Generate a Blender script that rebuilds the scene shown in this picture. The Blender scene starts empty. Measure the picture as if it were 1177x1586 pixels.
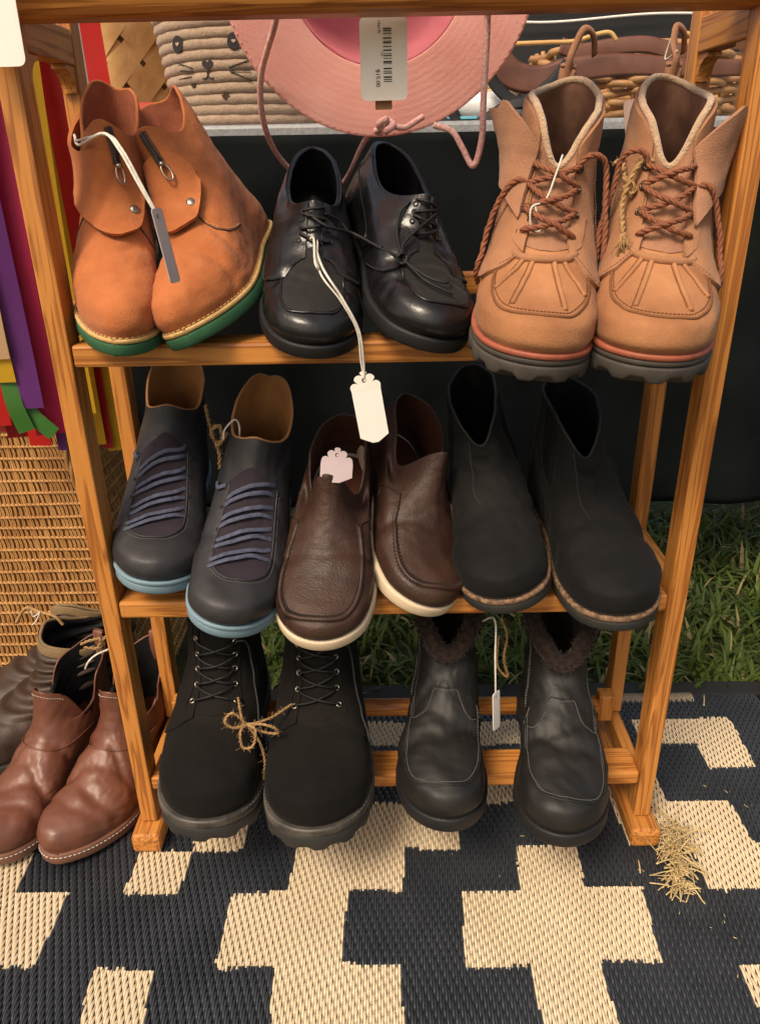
import bpy, bmesh, math, random
import numpy as np
from mathutils import Matrix, Vector

random.seed(7)
rng = np.random.default_rng(11)
PI = math.pi
R = math.radians

# ------------------------------------------------------------------ camera, sky, sun, exposure
scn = bpy.context.scene
COL = scn.collection


def camera():
    cam = bpy.data.cameras.new('camera')
    ob = bpy.data.objects.new('camera', cam)
    COL.objects.link(ob)
    p, r, y = 0.4284, -0.0183, -0.0088
    fw = np.array([math.sin(y) * math.cos(p), math.cos(y) * math.cos(p), -math.sin(p)])
    rt = np.array([math.cos(y), -math.sin(y), 0.0])
    up = np.cross(rt, fw)
    rt2 = math.cos(r) * rt + math.sin(r) * up
    up2 = -math.sin(r) * rt + math.cos(r) * up
    m = Matrix(((rt2[0], up2[0], -fw[0], -0.0055), (rt2[1], up2[1], -fw[1], 0.0),
                (rt2[2], up2[2], -fw[2], 0.8203), (0, 0, 0, 1)))
    ob.matrix_world = m
    cam.sensor_fit = 'HORIZONTAL'
    cam.sensor_width = 36.0
    cam.lens = 1190.0 / 1177.0 * 36.0
    cam.shift_y = -8.0 / 1177.0
    cam.clip_start = 0.02
    cam.clip_end = 500.0
    scn.camera = ob


camera()

SUN_EL, SUN_AZ = R(52), R(215)      # azimuth measured from +Y towards +X: the sun stands behind the camera, to its left
world = bpy.data.worlds.new('World')
scn.world = world
world.use_nodes = True
wn = world.node_tree.nodes
wl = world.node_tree.links
sky = wn.new('ShaderNodeTexSky')
sky.sky_type = 'NISHITA'
sky.sun_disc = False
sky.sun_elevation = SUN_EL
sky.sun_rotation = SUN_AZ
sky.air_density = 1.0
sky.dust_density = 3.0
sky.ozone_density = 0.6
warm = wn.new('ShaderNodeMix')
warm.data_type = 'RGBA'
warm.blend_type = 'MULTIPLY'
warm.inputs['Factor'].default_value = 1.0
warm.inputs['B'].default_value = (1.0, 0.83, 0.65, 1)     # the photograph's white balance: daylight shade reads neutral to warm
wl.new(sky.outputs['Color'], warm.inputs['A'])
wl.new(warm.outputs['Result'], wn['Background'].inputs['Color'])
wn['Background'].inputs['Strength'].default_value = 0.15

sun = bpy.data.lights.new('sun', 'SUN')
sun.energy = 2.0
sun.angle = R(20)
sun.color = (1.0, 0.89, 0.72)
so = bpy.data.objects.new('sun', sun)
COL.objects.link(so)
sd = Vector((math.sin(SUN_AZ) * math.cos(SUN_EL), math.cos(SUN_AZ) * math.cos(SUN_EL), math.sin(SUN_EL)))
so.rotation_euler = sd.to_track_quat('Z', 'Y').to_euler()
so.location = sd * 5

scn.view_settings.view_transform = 'Standard'
scn.view_settings.look = 'None'
scn.view_settings.exposure = 0.70
scn.view_settings.gamma = 1.0
scn.view_settings.use_curve_mapping = False

# ------------------------------------------------------------------ object helpers


def tag(o, label=None, cat=None, group=None, kind=None):
    if label: o['label'] = label
    if cat: o['category'] = cat
    if group: o['group'] = group
    if kind: o['kind'] = kind
    return o


def empty(name, loc=(0, 0, 0), mat=None):
    o = bpy.data.objects.new(name, None)
    o.empty_display_size = 0.05
    COL.objects.link(o)
    if mat is not None: o.matrix_basis = mat
    else: o.location = loc
    return o


def mk(name, V, F, mat, parent=None, smooth=True, mi=None, loc=None):
    me = bpy.data.meshes.new(name)
    V = np.asarray(V, dtype=float)
    me.from_pydata(V.tolist(), [], [tuple(int(i) for i in f) for f in F])
    for m in (mat if isinstance(mat, (list, tuple)) else [mat]): me.materials.append(m)
    if smooth: me.polygons.foreach_set('use_smooth', [True] * len(me.polygons))
    if mi is not None: me.polygons.foreach_set('material_index', np.asarray(mi, dtype=np.int32))
    me.update()
    o = bpy.data.objects.new(name, me)
    COL.objects.link(o)
    if parent is not None: o.parent = parent
    if loc is not None: o.location = loc
    return o


class MB:
    """collects vertices and faces of one mesh"""
    def __init__(s): s.V = []; s.F = []; s.n = 0

    def add(s, V, F):
        V = np.asarray(V, float).reshape(-1, 3)
        s.V.append(V)
        k = s.n
        s.F += [tuple(int(i) + k for i in f) for f in F]
        s.n += len(V)
        return s

    def build(s, name, mat, parent=None, smooth=True, loc=None):
        return mk(name, np.concatenate(s.V), s.F, mat, parent, smooth, None, loc)


def gridF(nu, nv, cu=False, cv=False, flip=False):
    F = []
    for j in range(nv if cv else nv - 1):
        for i in range(nu if cu else nu - 1):
            a = j * nu + i; b = j * nu + (i + 1) % nu
            c = ((j + 1) % nv) * nu + (i + 1) % nu; d = ((j + 1) % nv) * nu + i
            F.append((a, d, c, b) if flip else (a, b, c, d))
    return F


def crom(P, n, closed=False):
    """Catmull-Rom through P, n samples"""
    P = np.asarray(P, float)
    m = len(P)
    if closed:
        u = np.linspace(0, m, n, endpoint=False)
        i = np.floor(u).astype(int); f = (u - i)[:, None]
        p0, p1, p2, p3 = P[(i - 1) % m], P[i % m], P[(i + 1) % m], P[(i + 2) % m]
    else:
        if m == 2: return P[0] + (P[1] - P[0]) * np.linspace(0, 1, n)[:, None]
        Q = np.vstack([2 * P[0] - P[1], P, 2 * P[-1] - P[-2]])
        u = np.linspace(0, m - 1 - 1e-9, n)
        i = np.floor(u).astype(int); f = (u - i)[:, None]
        p0, p1, p2, p3 = Q[i], Q[i + 1], Q[i + 2], Q[i + 3]
    return 0.5 * (2 * p1 + (p2 - p0) * f + (2 * p0 - 5 * p1 + 4 * p2 - p3) * f ** 2 + (3 * p1 - p0 - 3 * p2 + p3) * f ** 3)


def pchip(xs, ys):
    xs = np.asarray(xs, float); ys = np.asarray(ys, float)
    h = np.diff(xs); d = np.diff(ys) / h
    m = np.zeros_like(ys)
    for i in range(1, len(xs) - 1):
        if d[i - 1] * d[i] > 0:
            w1 = 2 * h[i] + h[i - 1]; w2 = h[i] + 2 * h[i - 1]
            m[i] = (w1 + w2) / (w1 / d[i - 1] + w2 / d[i])
    m[0] = d[0]; m[-1] = d[-1]

    def f(x):
        x = np.clip(np.asarray(x, float), xs[0], xs[-1])
        i = np.clip(np.searchsorted(xs, x, side='right') - 1, 0, len(xs) - 2)
        t = (x - xs[i]) / h[i]
        return ((2 * t ** 3 - 3 * t ** 2 + 1) * ys[i] + (t ** 3 - 2 * t ** 2 + t) * h[i] * m[i]
                + (-2 * t ** 3 + 3 * t ** 2) * ys[i + 1] + (t ** 3 - t ** 2) * h[i] * m[i + 1])
    return f


def frames(P, closed=False):
    P = np.asarray(P, float)
    T = (np.roll(P, -1, 0) - np.roll(P, 1, 0)) if closed else np.gradient(P, axis=0)
    T = T / (np.linalg.norm(T, axis=1)[:, None] + 1e-12)
    N = np.zeros_like(P)
    a = np.array([0, 0, 1.0]) if abs(T[0][2]) < 0.9 else np.array([1.0, 0, 0])
    n = np.cross(T[0], a); n /= np.linalg.norm(n)
    for i in range(len(P)):
        n = n - T[i] * np.dot(n, T[i]); n /= (np.linalg.norm(n) + 1e-12)
        N[i] = n
    return T, N, np.cross(T, N)


def tubeVF(P, r, k=8, closed=False, r2=None, nrm=None):
    """round tube (or flat one when r2 and nrm are given) along P"""
    P = np.asarray(P, float)
    T, N, B = frames(P, closed)
    if nrm is not None:
        N = np.asarray(nrm, float); N = N - T * np.sum(N * T, 1)[:, None]
        N /= (np.linalg.norm(N, axis=1)[:, None] + 1e-12); B = np.cross(T, N)
    r = np.broadcast_to(np.asarray(r, float), (len(P),))
    rb = r if r2 is None else np.broadcast_to(np.asarray(r2, float), (len(P),))
    th = np.arange(k) * 2 * PI / k
    V = (P[:, None, :] + N[:, None, :] * (np.cos(th)[None, :, None] * r[:, None, None])
         + B[:, None, :] * (np.sin(th)[None, :, None] * rb[:, None, None])).reshape(-1, 3)
    F = gridF(k, len(P), True, closed)
    if not closed:
        F.append(tuple(range(k))[::-1]); F.append(tuple((len(P) - 1) * k + i for i in range(k)))
    return V, F


def ropeVF(mb, P, r, pitch=0.008, strands=3, k=6):
    P = np.asarray(P, float)
    seg = np.linalg.norm(np.diff(P, axis=0), axis=1); L = seg.sum()
    n = max(int(L / pitch * 9), 12)
    s = np.concatenate([[0], np.cumsum(seg)])
    q = np.linspace(0, L, n)
    Q = np.stack([np.interp(q, s, P[:, i]) for i in range(3)], 1)
    T, N, B = frames(Q)
    for j in range(strands):
        a = q / pitch * 2 * PI / strands * 1.2 + j * 2 * PI / strands
        mb.add(*tubeVF(Q + (N * np.cos(a)[:, None] + B * np.sin(a)[:, None]) * r * 0.5, r * 0.62, k))
    return mb


def boxVF(c, s, bevel=0.0):
    """box with bevelled edges (12 edge chamfers) centred at c, sizes s"""
    cx, cy, cz = c; hx, hy, hz = s[0] / 2, s[1] / 2, s[2] / 2
    b = min(bevel, hx * .9, hy * .9, hz * .9)
    if b <= 0:
        V = [(cx + sx * hx, cy + sy * hy, cz + sz * hz) for sz in (-1, 1) for sy in (-1, 1) for sx in (-1, 1)]
        return V, [(0, 2, 3, 1), (4, 5, 7, 6), (0, 1, 5, 4), (2, 6, 7, 3), (0, 4, 6, 2), (1, 3, 7, 5)]
    bm = bmesh.new()
    bmesh.ops.create_cube(bm, size=1.0)
    for v in bm.verts: v.co = Vector((v.co.x * s[0] + cx, v.co.y * s[1] + cy, v.co.z * s[2] + cz))
    bmesh.ops.bevel(bm, geom=bm.edges[:], offset=b, segments=2, affect='EDGES', profile=0.5)
    bm.verts.index_update()
    V = [tuple(v.co) for v in bm.verts]; F = [tuple(v.index for v in f.verts) for f in bm.faces]
    bm.free()
    return V, F


def box(name, c, s, mat, parent=None, bevel=0.0015, rot=None):
    """box as an object whose origin is its centre"""
    V, F = boxVF((0, 0, 0), s, bevel)
    o = mk(name, V, F, mat, parent, False, None, c)
    if rot: o.rotation_euler = rot
    return o


def wob(P, scale, seed=0, oct=3):
    """smooth pseudo noise of points, about -1..1"""
    g = np.random.default_rng(seed)
    P = np.asarray(P, float)
    out = np.zeros(P.shape[:-1]); amp = 1.0; tot = 0
    for o in range(oct):
        for k in range(4):
            d = g.normal(size=3); d /= np.linalg.norm(d)
            out += amp * np.sin(P @ d * scale * 2 ** o * 6.28 + g.uniform(0, 6.28)) * 0.5
        tot += amp; amp *= 0.55
    return out / tot


# ------------------------------------------------------------------ materials
def mat(name, c1, c2=None, rough=0.6, nscale=30.0, bump=0.0, bscale=200.0, spec=0.5, sheen=0.0, bdist=0.001,
        stretch=(1, 1, 1), det=7.0, rough2=None, metal=0.0, coat=0.0, bump2=0.0, bscale2=40.0, vor=False, trans=0.0):
    m = bpy.data.materials.new(name)
    m.use_nodes = True
    nt = m.node_tree; N = nt.nodes; L = nt.links
    p = N['Principled BSDF']
    p.inputs['Roughness'].default_value = rough
    p.inputs['Specular IOR Level'].default_value = spec
    p.inputs['Metallic'].default_value = metal
    p.inputs['Coat Weight'].default_value = coat
    p.inputs['Coat Roughness'].default_value = 0.25
    if sheen:
        p.inputs['Sheen Weight'].default_value = sheen
        p.inputs['Sheen Roughness'].default_value = 0.5
    tc = N.new('ShaderNodeTexCoord'); mp = N.new('ShaderNodeMapping')
    mp.inputs['Scale'].default_value = stretch
    L.new(tc.outputs['Object'], mp.inputs['Vector'])
    no = N.new('ShaderNodeTexNoise'); no.inputs['Scale'].default_value = nscale; no.inputs['Detail'].default_value = det
    L.new(mp.outputs['Vector'], no.inputs['Vector'])
    c2 = c2 or tuple(x * 0.75 for x in c1)
    rp = N.new('ShaderNodeValToRGB')
    rp.color_ramp.elements[0].position = 0.32; rp.color_ramp.elements[0].color = (*c2, 1)
    rp.color_ramp.elements[1].position = 0.68; rp.color_ramp.elements[1].color = (*c1, 1)
    L.new(no.outputs['Fac'], rp.inputs['Fac'])
    L.new(rp.outputs['Color'], p.inputs['Base Color'])
    if rough2 is not None:
        mr = N.new('ShaderNodeMapRange'); mr.inputs['To Min'].default_value = rough; mr.inputs['To Max'].default_value = rough2
        mr.inputs['From Min'].default_value = 0.3; mr.inputs['From Max'].default_value = 0.7
        L.new(no.outputs['Fac'], mr.inputs['Value']); L.new(mr.outputs['Result'], p.inputs['Roughness'])
    last = None
    for amt, sc, v in ((bump2, bscale2, False), (bump, bscale, vor)):
        if amt:
            if v:
                t = N.new('ShaderNodeTexVoronoi'); out = t.outputs['Distance']
            else:
                t = N.new('ShaderNodeTexNoise'); t.inputs['Detail'].default_value = 5; out = t.outputs['Fac']
            t.inputs['Scale'].default_value = sc
            L.new(mp.outputs['Vector'], t.inputs['Vector'])
            b = N.new('ShaderNodeBump'); b.inputs['Strength'].default_value = amt; b.inputs['Distance'].default_value = bdist
            L.new(out, b.inputs['Height'])
            if last: L.new(last, b.inputs['Normal'])
            last = b.outputs['Normal']
    if last: L.new(last, p.inputs['Normal'])
    if trans:
        tb = N.new('ShaderNodeBsdfTranslucent'); L.new(rp.outputs['Color'], tb.inputs['Color'])
        mx = N.new('ShaderNodeMixShader'); mx.inputs['Fac'].default_value = trans
        L.new(p.outputs['BSDF'], mx.inputs[1]); L.new(tb.outputs['BSDF'], mx.inputs[2])
        L.new(mx.outputs['Shader'], N['Material Output'].inputs['Surface'])
    return m


def wood(name, axis):
    m = bpy.data.materials.new(name)
    m.use_nodes = True
    nt = m.node_tree; N = nt.nodes; L = nt.links
    p = N['Principled BSDF']
    p.inputs['Roughness'].default_value = 0.42
    p.inputs['Specular IOR Level'].default_value = 0.4
    tc = N.new('ShaderNodeTexCoord'); oi = N.new('ShaderNodeObjectInfo')
    ad = N.new('ShaderNodeVectorMath'); ad.operation = 'ADD'
    sc = N.new('ShaderNodeVectorMath'); sc.operation = 'SCALE'; sc.inputs['Scale'].default_value = 7.3
    cb = N.new('ShaderNodeCombineXYZ')
    for i in range(3): L.new(oi.outputs['Random'], cb.inputs[i])
    L.new(cb.outputs[0], sc.inputs[0]); L.new(tc.outputs['Object'], ad.inputs[0]); L.new(sc.outputs[0], ad.inputs[1])
    mp = N.new('ShaderNodeMapping')
    s = [70.0, 70.0, 70.0]; s[axis] = 2.6
    mp.inputs['Scale'].default_value = s
    L.new(ad.outputs[0], mp.inputs['Vector'])
    n1 = N.new('ShaderNodeTexNoise'); n1.inputs['Scale'].default_value = 1.0; n1.inputs['Detail'].default_value = 3; n1.inputs['Distortion'].default_value = 0.6
    L.new(mp.outputs[0], n1.inputs['Vector'])
    wv = N.new('ShaderNodeMath'); wv.operation = 'MULTIPLY'; wv.inputs[1].default_value = 34.0
    L.new(n1.outputs['Fac'], wv.inputs[0])
    sn = N.new('ShaderNodeMath'); sn.operation = 'SINE'; L.new(wv.outputs[0], sn.inputs[0])
    rp = N.new('ShaderNodeValToRGB')
    e = rp.color_ramp.elements
    e[0].position = 0.0; e[0].color = (0.46, 0.19, 0.042, 1)
    e[1].position = 1.0; e[1].color = (0.26, 0.088, 0.018, 1)
    k = rp.color_ramp.elements.new(0.62); k.color = (0.43, 0.173, 0.036, 1)
    mr = N.new('ShaderNodeMapRange'); mr.inputs['From Min'].default_value = -1; mr.inputs['From Max'].default_value = 1
    L.new(sn.outputs[0], mr.inputs['Value']); L.new(mr.outputs[0], rp.inputs['Fac'])
    n2 = N.new('ShaderNodeTexNoise'); n2.inputs['Scale'].default_value = 5.0; n2.inputs['Detail'].default_value = 6
    L.new(mp.outputs[0], n2.inputs['Vector'])
    mx = N.new('ShaderNodeMix'); mx.data_type = 'RGBA'; mx.blend_type = 'MULTIPLY'; mx.inputs['Factor'].default_value = 0.34
    L.new(rp.outputs['Color'], mx.inputs['A']); L.new(n2.outputs['Color'], mx.inputs['B'])
    hs = N.new('ShaderNodeHueSaturation'); hs.inputs['Value'].default_value = 1.26; hs.inputs['Saturation'].default_value = 1.0
    g = N.new('ShaderNodeRGBToBW'); L.new(n2.outputs['Color'], g.inputs[0])
    L.new(g.outputs[0], mx.inputs['B'])
    L.new(mx.outputs['Result'], hs.inputs['Color']); L.new(hs.outputs[0], p.inputs['Base Color'])
    b = N.new('ShaderNodeBump'); b.inputs['Strength'].default_value = 0.25; b.inputs['Distance'].default_value = 0.0006
    L.new(n2.outputs['Fac'], b.inputs['Height']); L.new(b.outputs[0], p.inputs['Normal'])
    return m


WX, WY, WZ = wood('pine_along_x', 0), wood('pine_along_y', 1), wood('pine_along_z', 2)
M = {}
M['orange'] = mat('orange_suede', (0.43, 0.142, 0.047), (0.36, 0.110, 0.035), 0.88, 45, 0.6, 600, 0.2, 0.08, bump2=0.5, bscale2=110)
M['orange_lin'] = mat('orange_lining', (0.40, 0.13, 0.07), None, 0.9, 60, 0.4, 500, 0.2)
M['green'] = mat('green_crepe', (0.03, 0.11, 0.05), (0.02, 0.08, 0.035), 0.75, 40, 0.5, 300, 0.3)
M['cream_welt'] = mat('cream_welt', (0.55, 0.36, 0.14), (0.42, 0.26, 0.09), 0.7, 120, 0.5, 500)
M['black_lea'] = mat('black_leather', (0.008, 0.008, 0.009), (0.005, 0.005, 0.006), 0.24, 40, 0.25, 450, 0.55, bump2=0.35, bscale2=55, rough2=0.36, bdist=0.0008)
M['black_sue'] = mat('black_suede_panel', (0.009, 0.008, 0.007), (0.005, 0.005, 0.005), 0.75, 50, 0.3, 400, 0.35, 0.05, bump2=0.4, bscale2=70)
M['black_lin'] = mat('black_lining', (0.006, 0.006, 0.007), None, 0.7, 40, 0.2, 300, 0.2)
M['black_rub'] = mat('black_rubber', (0.009, 0.009, 0.010), None, 0.6, 60, 0.3, 300, 0.4)
M['black_lace'] = mat('black_lace', (0.006, 0.006, 0.007), None, 0.6, 300, 0.4, 800, 0.4)
M['tan'] = mat('tan_nubuck', (0.36, 0.175, 0.088), (0.25, 0.112, 0.053), 0.86, 17, 0.6, 500, 0.2, 0.08, bump2=0.4, bscale2=50)
M['tan_toe'] = mat('tan_toe_nubuck', (0.39, 0.178, 0.076), (0.22, 0.087, 0.035), 0.78, 15, 0.55, 450, 0.25, 0.06, bump2=0.35, bscale2=50)
M['tan_canvas'] = mat('tan_canvas', (0.36, 0.18, 0.105), (0.26, 0.125, 0.07), 0.9, 20, 0.8, 650, 0.15, 0.1)
M['tan_lin'] = mat('tan_terry_lining', (0.50, 0.35, 0.22), (0.40, 0.26, 0.16), 0.95, 120, 1.0, 500, 0.1, 0.5, bdist=0.002)
M['tan_dark'] = mat('tan_inside', (0.25, 0.13, 0.085), None, 0.9, 60, 0.4, 400, 0.2)
M['tan_seam'] = mat('tan_seam', (0.20, 0.085, 0.035), None, 0.8, 100, 0.2, 500, 0.2)
M['rust'] = mat('rust_lace', (0.25, 0.092, 0.045), (0.16, 0.055, 0.028), 0.75, 300, 0.4, 900, 0.3)
M['red_welt'] = mat('terracotta_welt', (0.36, 0.10, 0.052), (0.25, 0.065, 0.034), 0.6, 60, 0.2, 300)
M['grey_sole'] = mat('grey_brown_sole', (0.06, 0.05, 0.041), (0.035, 0.029, 0.024), 0.75, 40, 0.4, 250)
M['navy'] = mat('charcoal_leather', (0.024, 0.023, 0.026), (0.015, 0.0145, 0.017), 0.48, 26, 0.2, 500, 0.45, bump2=0.2, bscale2=50, rough2=0.58)
M['navy_tongue'] = mat('plum_nubuck', (0.024, 0.016, 0.024), (0.015, 0.010, 0.016), 0.85, 30, 0.3, 500, 0.25, 0.1)
M['blue_lace'] = mat('slate_blue_lace', (0.075, 0.083, 0.130), (0.045, 0.050, 0.082), 0.8, 200, 0.5, 900, 0.3)
M['blue_sole'] = mat('pale_blue_sole', (0.17, 0.26, 0.32), (0.12, 0.20, 0.25), 0.6, 30, 0.2, 200)
M['tan_leather'] = mat('tan_leather_lining', (0.36, 0.17, 0.055), (0.27, 0.12, 0.04), 0.6, 25, 0.2, 300, 0.35)
M['brown'] = mat('dark_brown_grain_leather', (0.045, 0.020, 0.012), (0.029, 0.0125, 0.008), 0.48, 24, 0.35, 420, 0.4, bump2=0.25, bscale2=110, vor=True, rough2=0.60, bdist=0.0008)
M['brown_in'] = mat('brown_lining', (0.075, 0.026, 0.016), None, 0.55, 30, 0.2, 300, 0.35)
M['brown_seam'] = mat('brown_seam_thread', (0.022, 0.011, 0.007), None, 0.7, 100, 0.2, 500)
M['cream_sole'] = mat('cream_rubber_sole', (0.62, 0.50, 0.35), (0.52, 0.41, 0.28), 0.6, 30, 0.25, 250)
M['chel'] = mat('black_nubuck', (0.0078, 0.0070, 0.0066), (0.0022, 0.0022, 0.0025), 0.78, 9, 0.4, 420, 0.22, 0.02, bump2=0.4, bscale2=45)
M['cork'] = mat('brown_cork_welt', (0.26, 0.15, 0.08), (0.035, 0.022, 0.014), 0.75, 210, 0.5, 400)
M['dark_sole'] = mat('dark_grey_sole', (0.020, 0.0195, 0.018), None, 0.7, 50, 0.3, 250)
M['timb'] = mat('black_brown_nubuck', (0.0088, 0.0073, 0.0060), (0.0020, 0.0018, 0.0016), 0.85, 8, 0.5, 420, 0.16, 0.02, bump2=0.45, bscale2=40)
M['timb_welt'] = mat('dusty_black_welt', (0.085, 0.076, 0.064), (0.018, 0.016, 0.014), 0.5, 45, 0.4, 250, 0.5)
M['fur'] = mat('dark_brown_fleece', (0.034, 0.022, 0.017), (0.014, 0.009, 0.008), 0.95, 120, 0.5, 400, 0.1, 0.1)
M['fur_lea'] = mat('black_oiled_leather', (0.0095, 0.0082, 0.007), (0.0035, 0.0031, 0.0028), 0.58, 20, 0.25, 350, 0.5, bump2=0.35, bscale2=45, rough2=0.6)
M['grey_thread'] = mat('grey_thread', (0.16, 0.15, 0.14), None, 0.8, 100, 0, 100)
M['cognac'] = mat('cognac_leather', (0.150, 0.054, 0.030), (0.10, 0.034, 0.019), 0.36, 20, 0.2, 350, 0.5, bump2=0.3, bscale2=60, rough2=0.46)
M['cognac_sole'] = mat('cognac_sole', (0.17, 0.075, 0.045), None, 0.6, 40, 0.2, 300)
M['slouch'] = mat('dark_slouch_leather', (0.052, 0.030, 0.020), (0.028, 0.017, 0.012), 0.55, 20, 0.3, 300, 0.4, bump2=0.3, bscale2=60)
M['khaki'] = mat('khaki_binding', (0.20, 0.13, 0.06), None, 0.8, 60, 0.4, 500)
M['twine'] = mat('jute_twine', (0.40, 0.25, 0.115), (0.26, 0.15, 0.06), 0.9, 200, 0.6, 800, 0.2)
M['string'] = mat('white_cotton_string', (0.70, 0.66, 0.58), None, 0.85, 200, 0.4, 900)
M['metal'] = mat('dull_metal', (0.42, 0.38, 0.32), (0.30, 0.27, 0.22), 0.32, 40, 0, 100, metal=1.0)
M['dark_metal'] = mat('dark_metal', (0.10, 0.09, 0.08), None, 0.35, 40, 0, 100, metal=1.0)
M['card'] = mat('white_card', (0.78, 0.74, 0.68), (0.74, 0.70, 0.64), 0.8, 12, 0.1, 200, 0.3)
M['card_pink'] = mat('pinkish_card', (0.50, 0.36, 0.30), None, 0.8, 12, 0.1, 200, 0.3)
M['kraft'] = mat('kraft_card', (0.26, 0.13, 0.06), None, 0.85, 30, 0.1, 200, 0.3)
M['ink'] = mat('black_ink', (0.03, 0.025, 0.025), None, 0.8, 30)
M['pinkhat'] = mat('pink_cotton', (0.88, 0.52, 0.46), (0.82, 0.44, 0.38), 0.9, 25, 0.5, 400, 0.2, 0.2, bump2=0.5, bscale2=60, trans=0.5)
M['pinkhat2'] = mat('deep_pink_lining', (0.74, 0.27, 0.31), (0.66, 0.22, 0.27), 0.9, 25, 0.3, 400, 0.2, trans=0.5)
M['pinkcord'] = mat('pink_cord', (0.60, 0.22, 0.22), (0.75, 0.55, 0.50), 0.85, 350, 0.6, 500)
M['clothblack'] = mat('black_tablecloth', (0.0080, 0.0098, 0.0105), (0.003, 0.0038, 0.0042), 0.85, 6, 0.3, 300, 0.06, 0.0)
M['tablegrey'] = mat('speckled_grey_plastic', (0.30, 0.31, 0.32), (0.20, 0.21, 0.22), 0.4, 220, 0.2, 300)
M['rope'] = mat('mauve_brown_rope', (0.39, 0.285, 0.205), (0.31, 0.22, 0.155), 0.95, 90, 0.8, 350, 0.15, 0.2, bdist=0.002)
M['rope2'] = mat('cream_rope', (0.48, 0.38, 0.22), (0.38, 0.28, 0.15), 0.95, 90, 0.8, 350, 0.15)
M['bamboo'] = mat('bamboo_strip', (0.58, 0.36, 0.14), (0.48, 0.27, 0.09), 0.5, 30, 0.2, 200, stretch=(1, 1, 1))
M['willow'] = mat('willow_rod', (0.44, 0.24, 0.10), (0.28, 0.14, 0.055), 0.5, 50, 0.3, 200)
M['rattan'] = mat('rattan_weave', (0.46, 0.25, 0.085), (0.33, 0.16, 0.05), 0.45, 40, 0.3, 300)
M['belt'] = mat('brown_strap_leather', (0.15, 0.06, 0.035), (0.11, 0.04, 0.025), 0.5, 30, 0.2, 300)
M['bagblack'] = mat('black_bag_fabric', (0.006, 0.007, 0.009), None, 0.7, 30, 0.3, 200)
M['plastic'] = mat('clear_white_wrap', (0.72, 0.73, 0.72), (0.6, 0.62, 0.62), 0.35, 18, 0.5, 60, 0.5)
M['cyan'] = mat('cyan_print', (0.12, 0.45, 0.55), None, 0.5, 20)
M['straw'] = mat('dry_straw', (0.56, 0.43, 0.22), (0.42, 0.30, 0.12), 0.8, 60)
M['beige'] = mat('beige_straw', (0.67, 0.545, 0.375), (0.60, 0.48, 0.32), 0.45, 12, 0.2, 700, 0.4)
M['navyrug'] = mat('navy_straw', (0.036, 0.041, 0.050), (0.021, 0.025, 0.031), 0.30, 12, 0.2, 700, 0.7)
M['rugbase'] = mat('rug_backing', (0.02, 0.018, 0.016), None, 0.9, 12)
M['binding'] = mat('black_binding_tape', (0.012, 0.011, 0.011), None, 0.8, 30, 0.4, 500)
M['grass'] = mat('grass_blades', (0.115, 0.155, 0.024), (0.035, 0.07, 0.010), 0.55, 9, 0, 100, 0.35, trans=0.25)
M['drygrass'] = mat('dry_grass_blades', (0.34, 0.28, 0.12), (0.22, 0.17, 0.07), 0.7, 9, trans=0.2)
M['soil'] = mat('lawn_ground', (0.045, 0.06, 0.018), (0.03, 0.03, 0.014), 0.95, 14, 0.8, 60, 0.2, bdist=0.01)
for n, c in dict(rred=(0.62, 0.025, 0.02), rdred=(0.42, 0.015, 0.02), ryel=(0.72, 0.46, 0.03), rpink=(0.58, 0.03, 0.13), rpur=(0.20, 0.05, 0.28),
                 rgreen=(0.07, 0.24, 0.04), rcream=(0.68, 0.48, 0.28), rwhite=(0.68, 0.66, 0.62), rcoral=(0.72, 0.14, 0.10)).items():
    M[n] = mat('ribbon_' + n[1:], c, tuple(x * 0.9 for x in c), 0.42, 20, 0, 100, 0.45, trans=0.5)
M['thread_dark'] = mat('dark_brown_thread', (0.06, 0.03, 0.018), None, 0.8, 50)
M['print_grey'] = mat('worn_print', (0.06, 0.06, 0.06), None, 0.8, 50)


# ------------------------------------------------------------------ ground and grass
def ground():
    n = 80
    g = np.sign(np.linspace(-1, 1, n)) * np.abs(np.linspace(-1, 1, n)) ** 4 * 60
    X, Y = np.meshgrid(g, g)
    Z = 0.006 * wob(np.stack([X, Y, 0 * X], -1), 0.9, 3) - 0.014
    inside = (np.abs(X) < 1.3) & (Y > -0.2) & (Y < 1.25)
    Z = np.where(inside, -0.014, Z)
    o = mk('lawn', np.stack([X, Y, Z], -1).reshape(-1, 3), gridF(n, n), M['soil'])
    tag(o, 'green lawn under the rug and the table', kind='structure')


ground()


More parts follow.
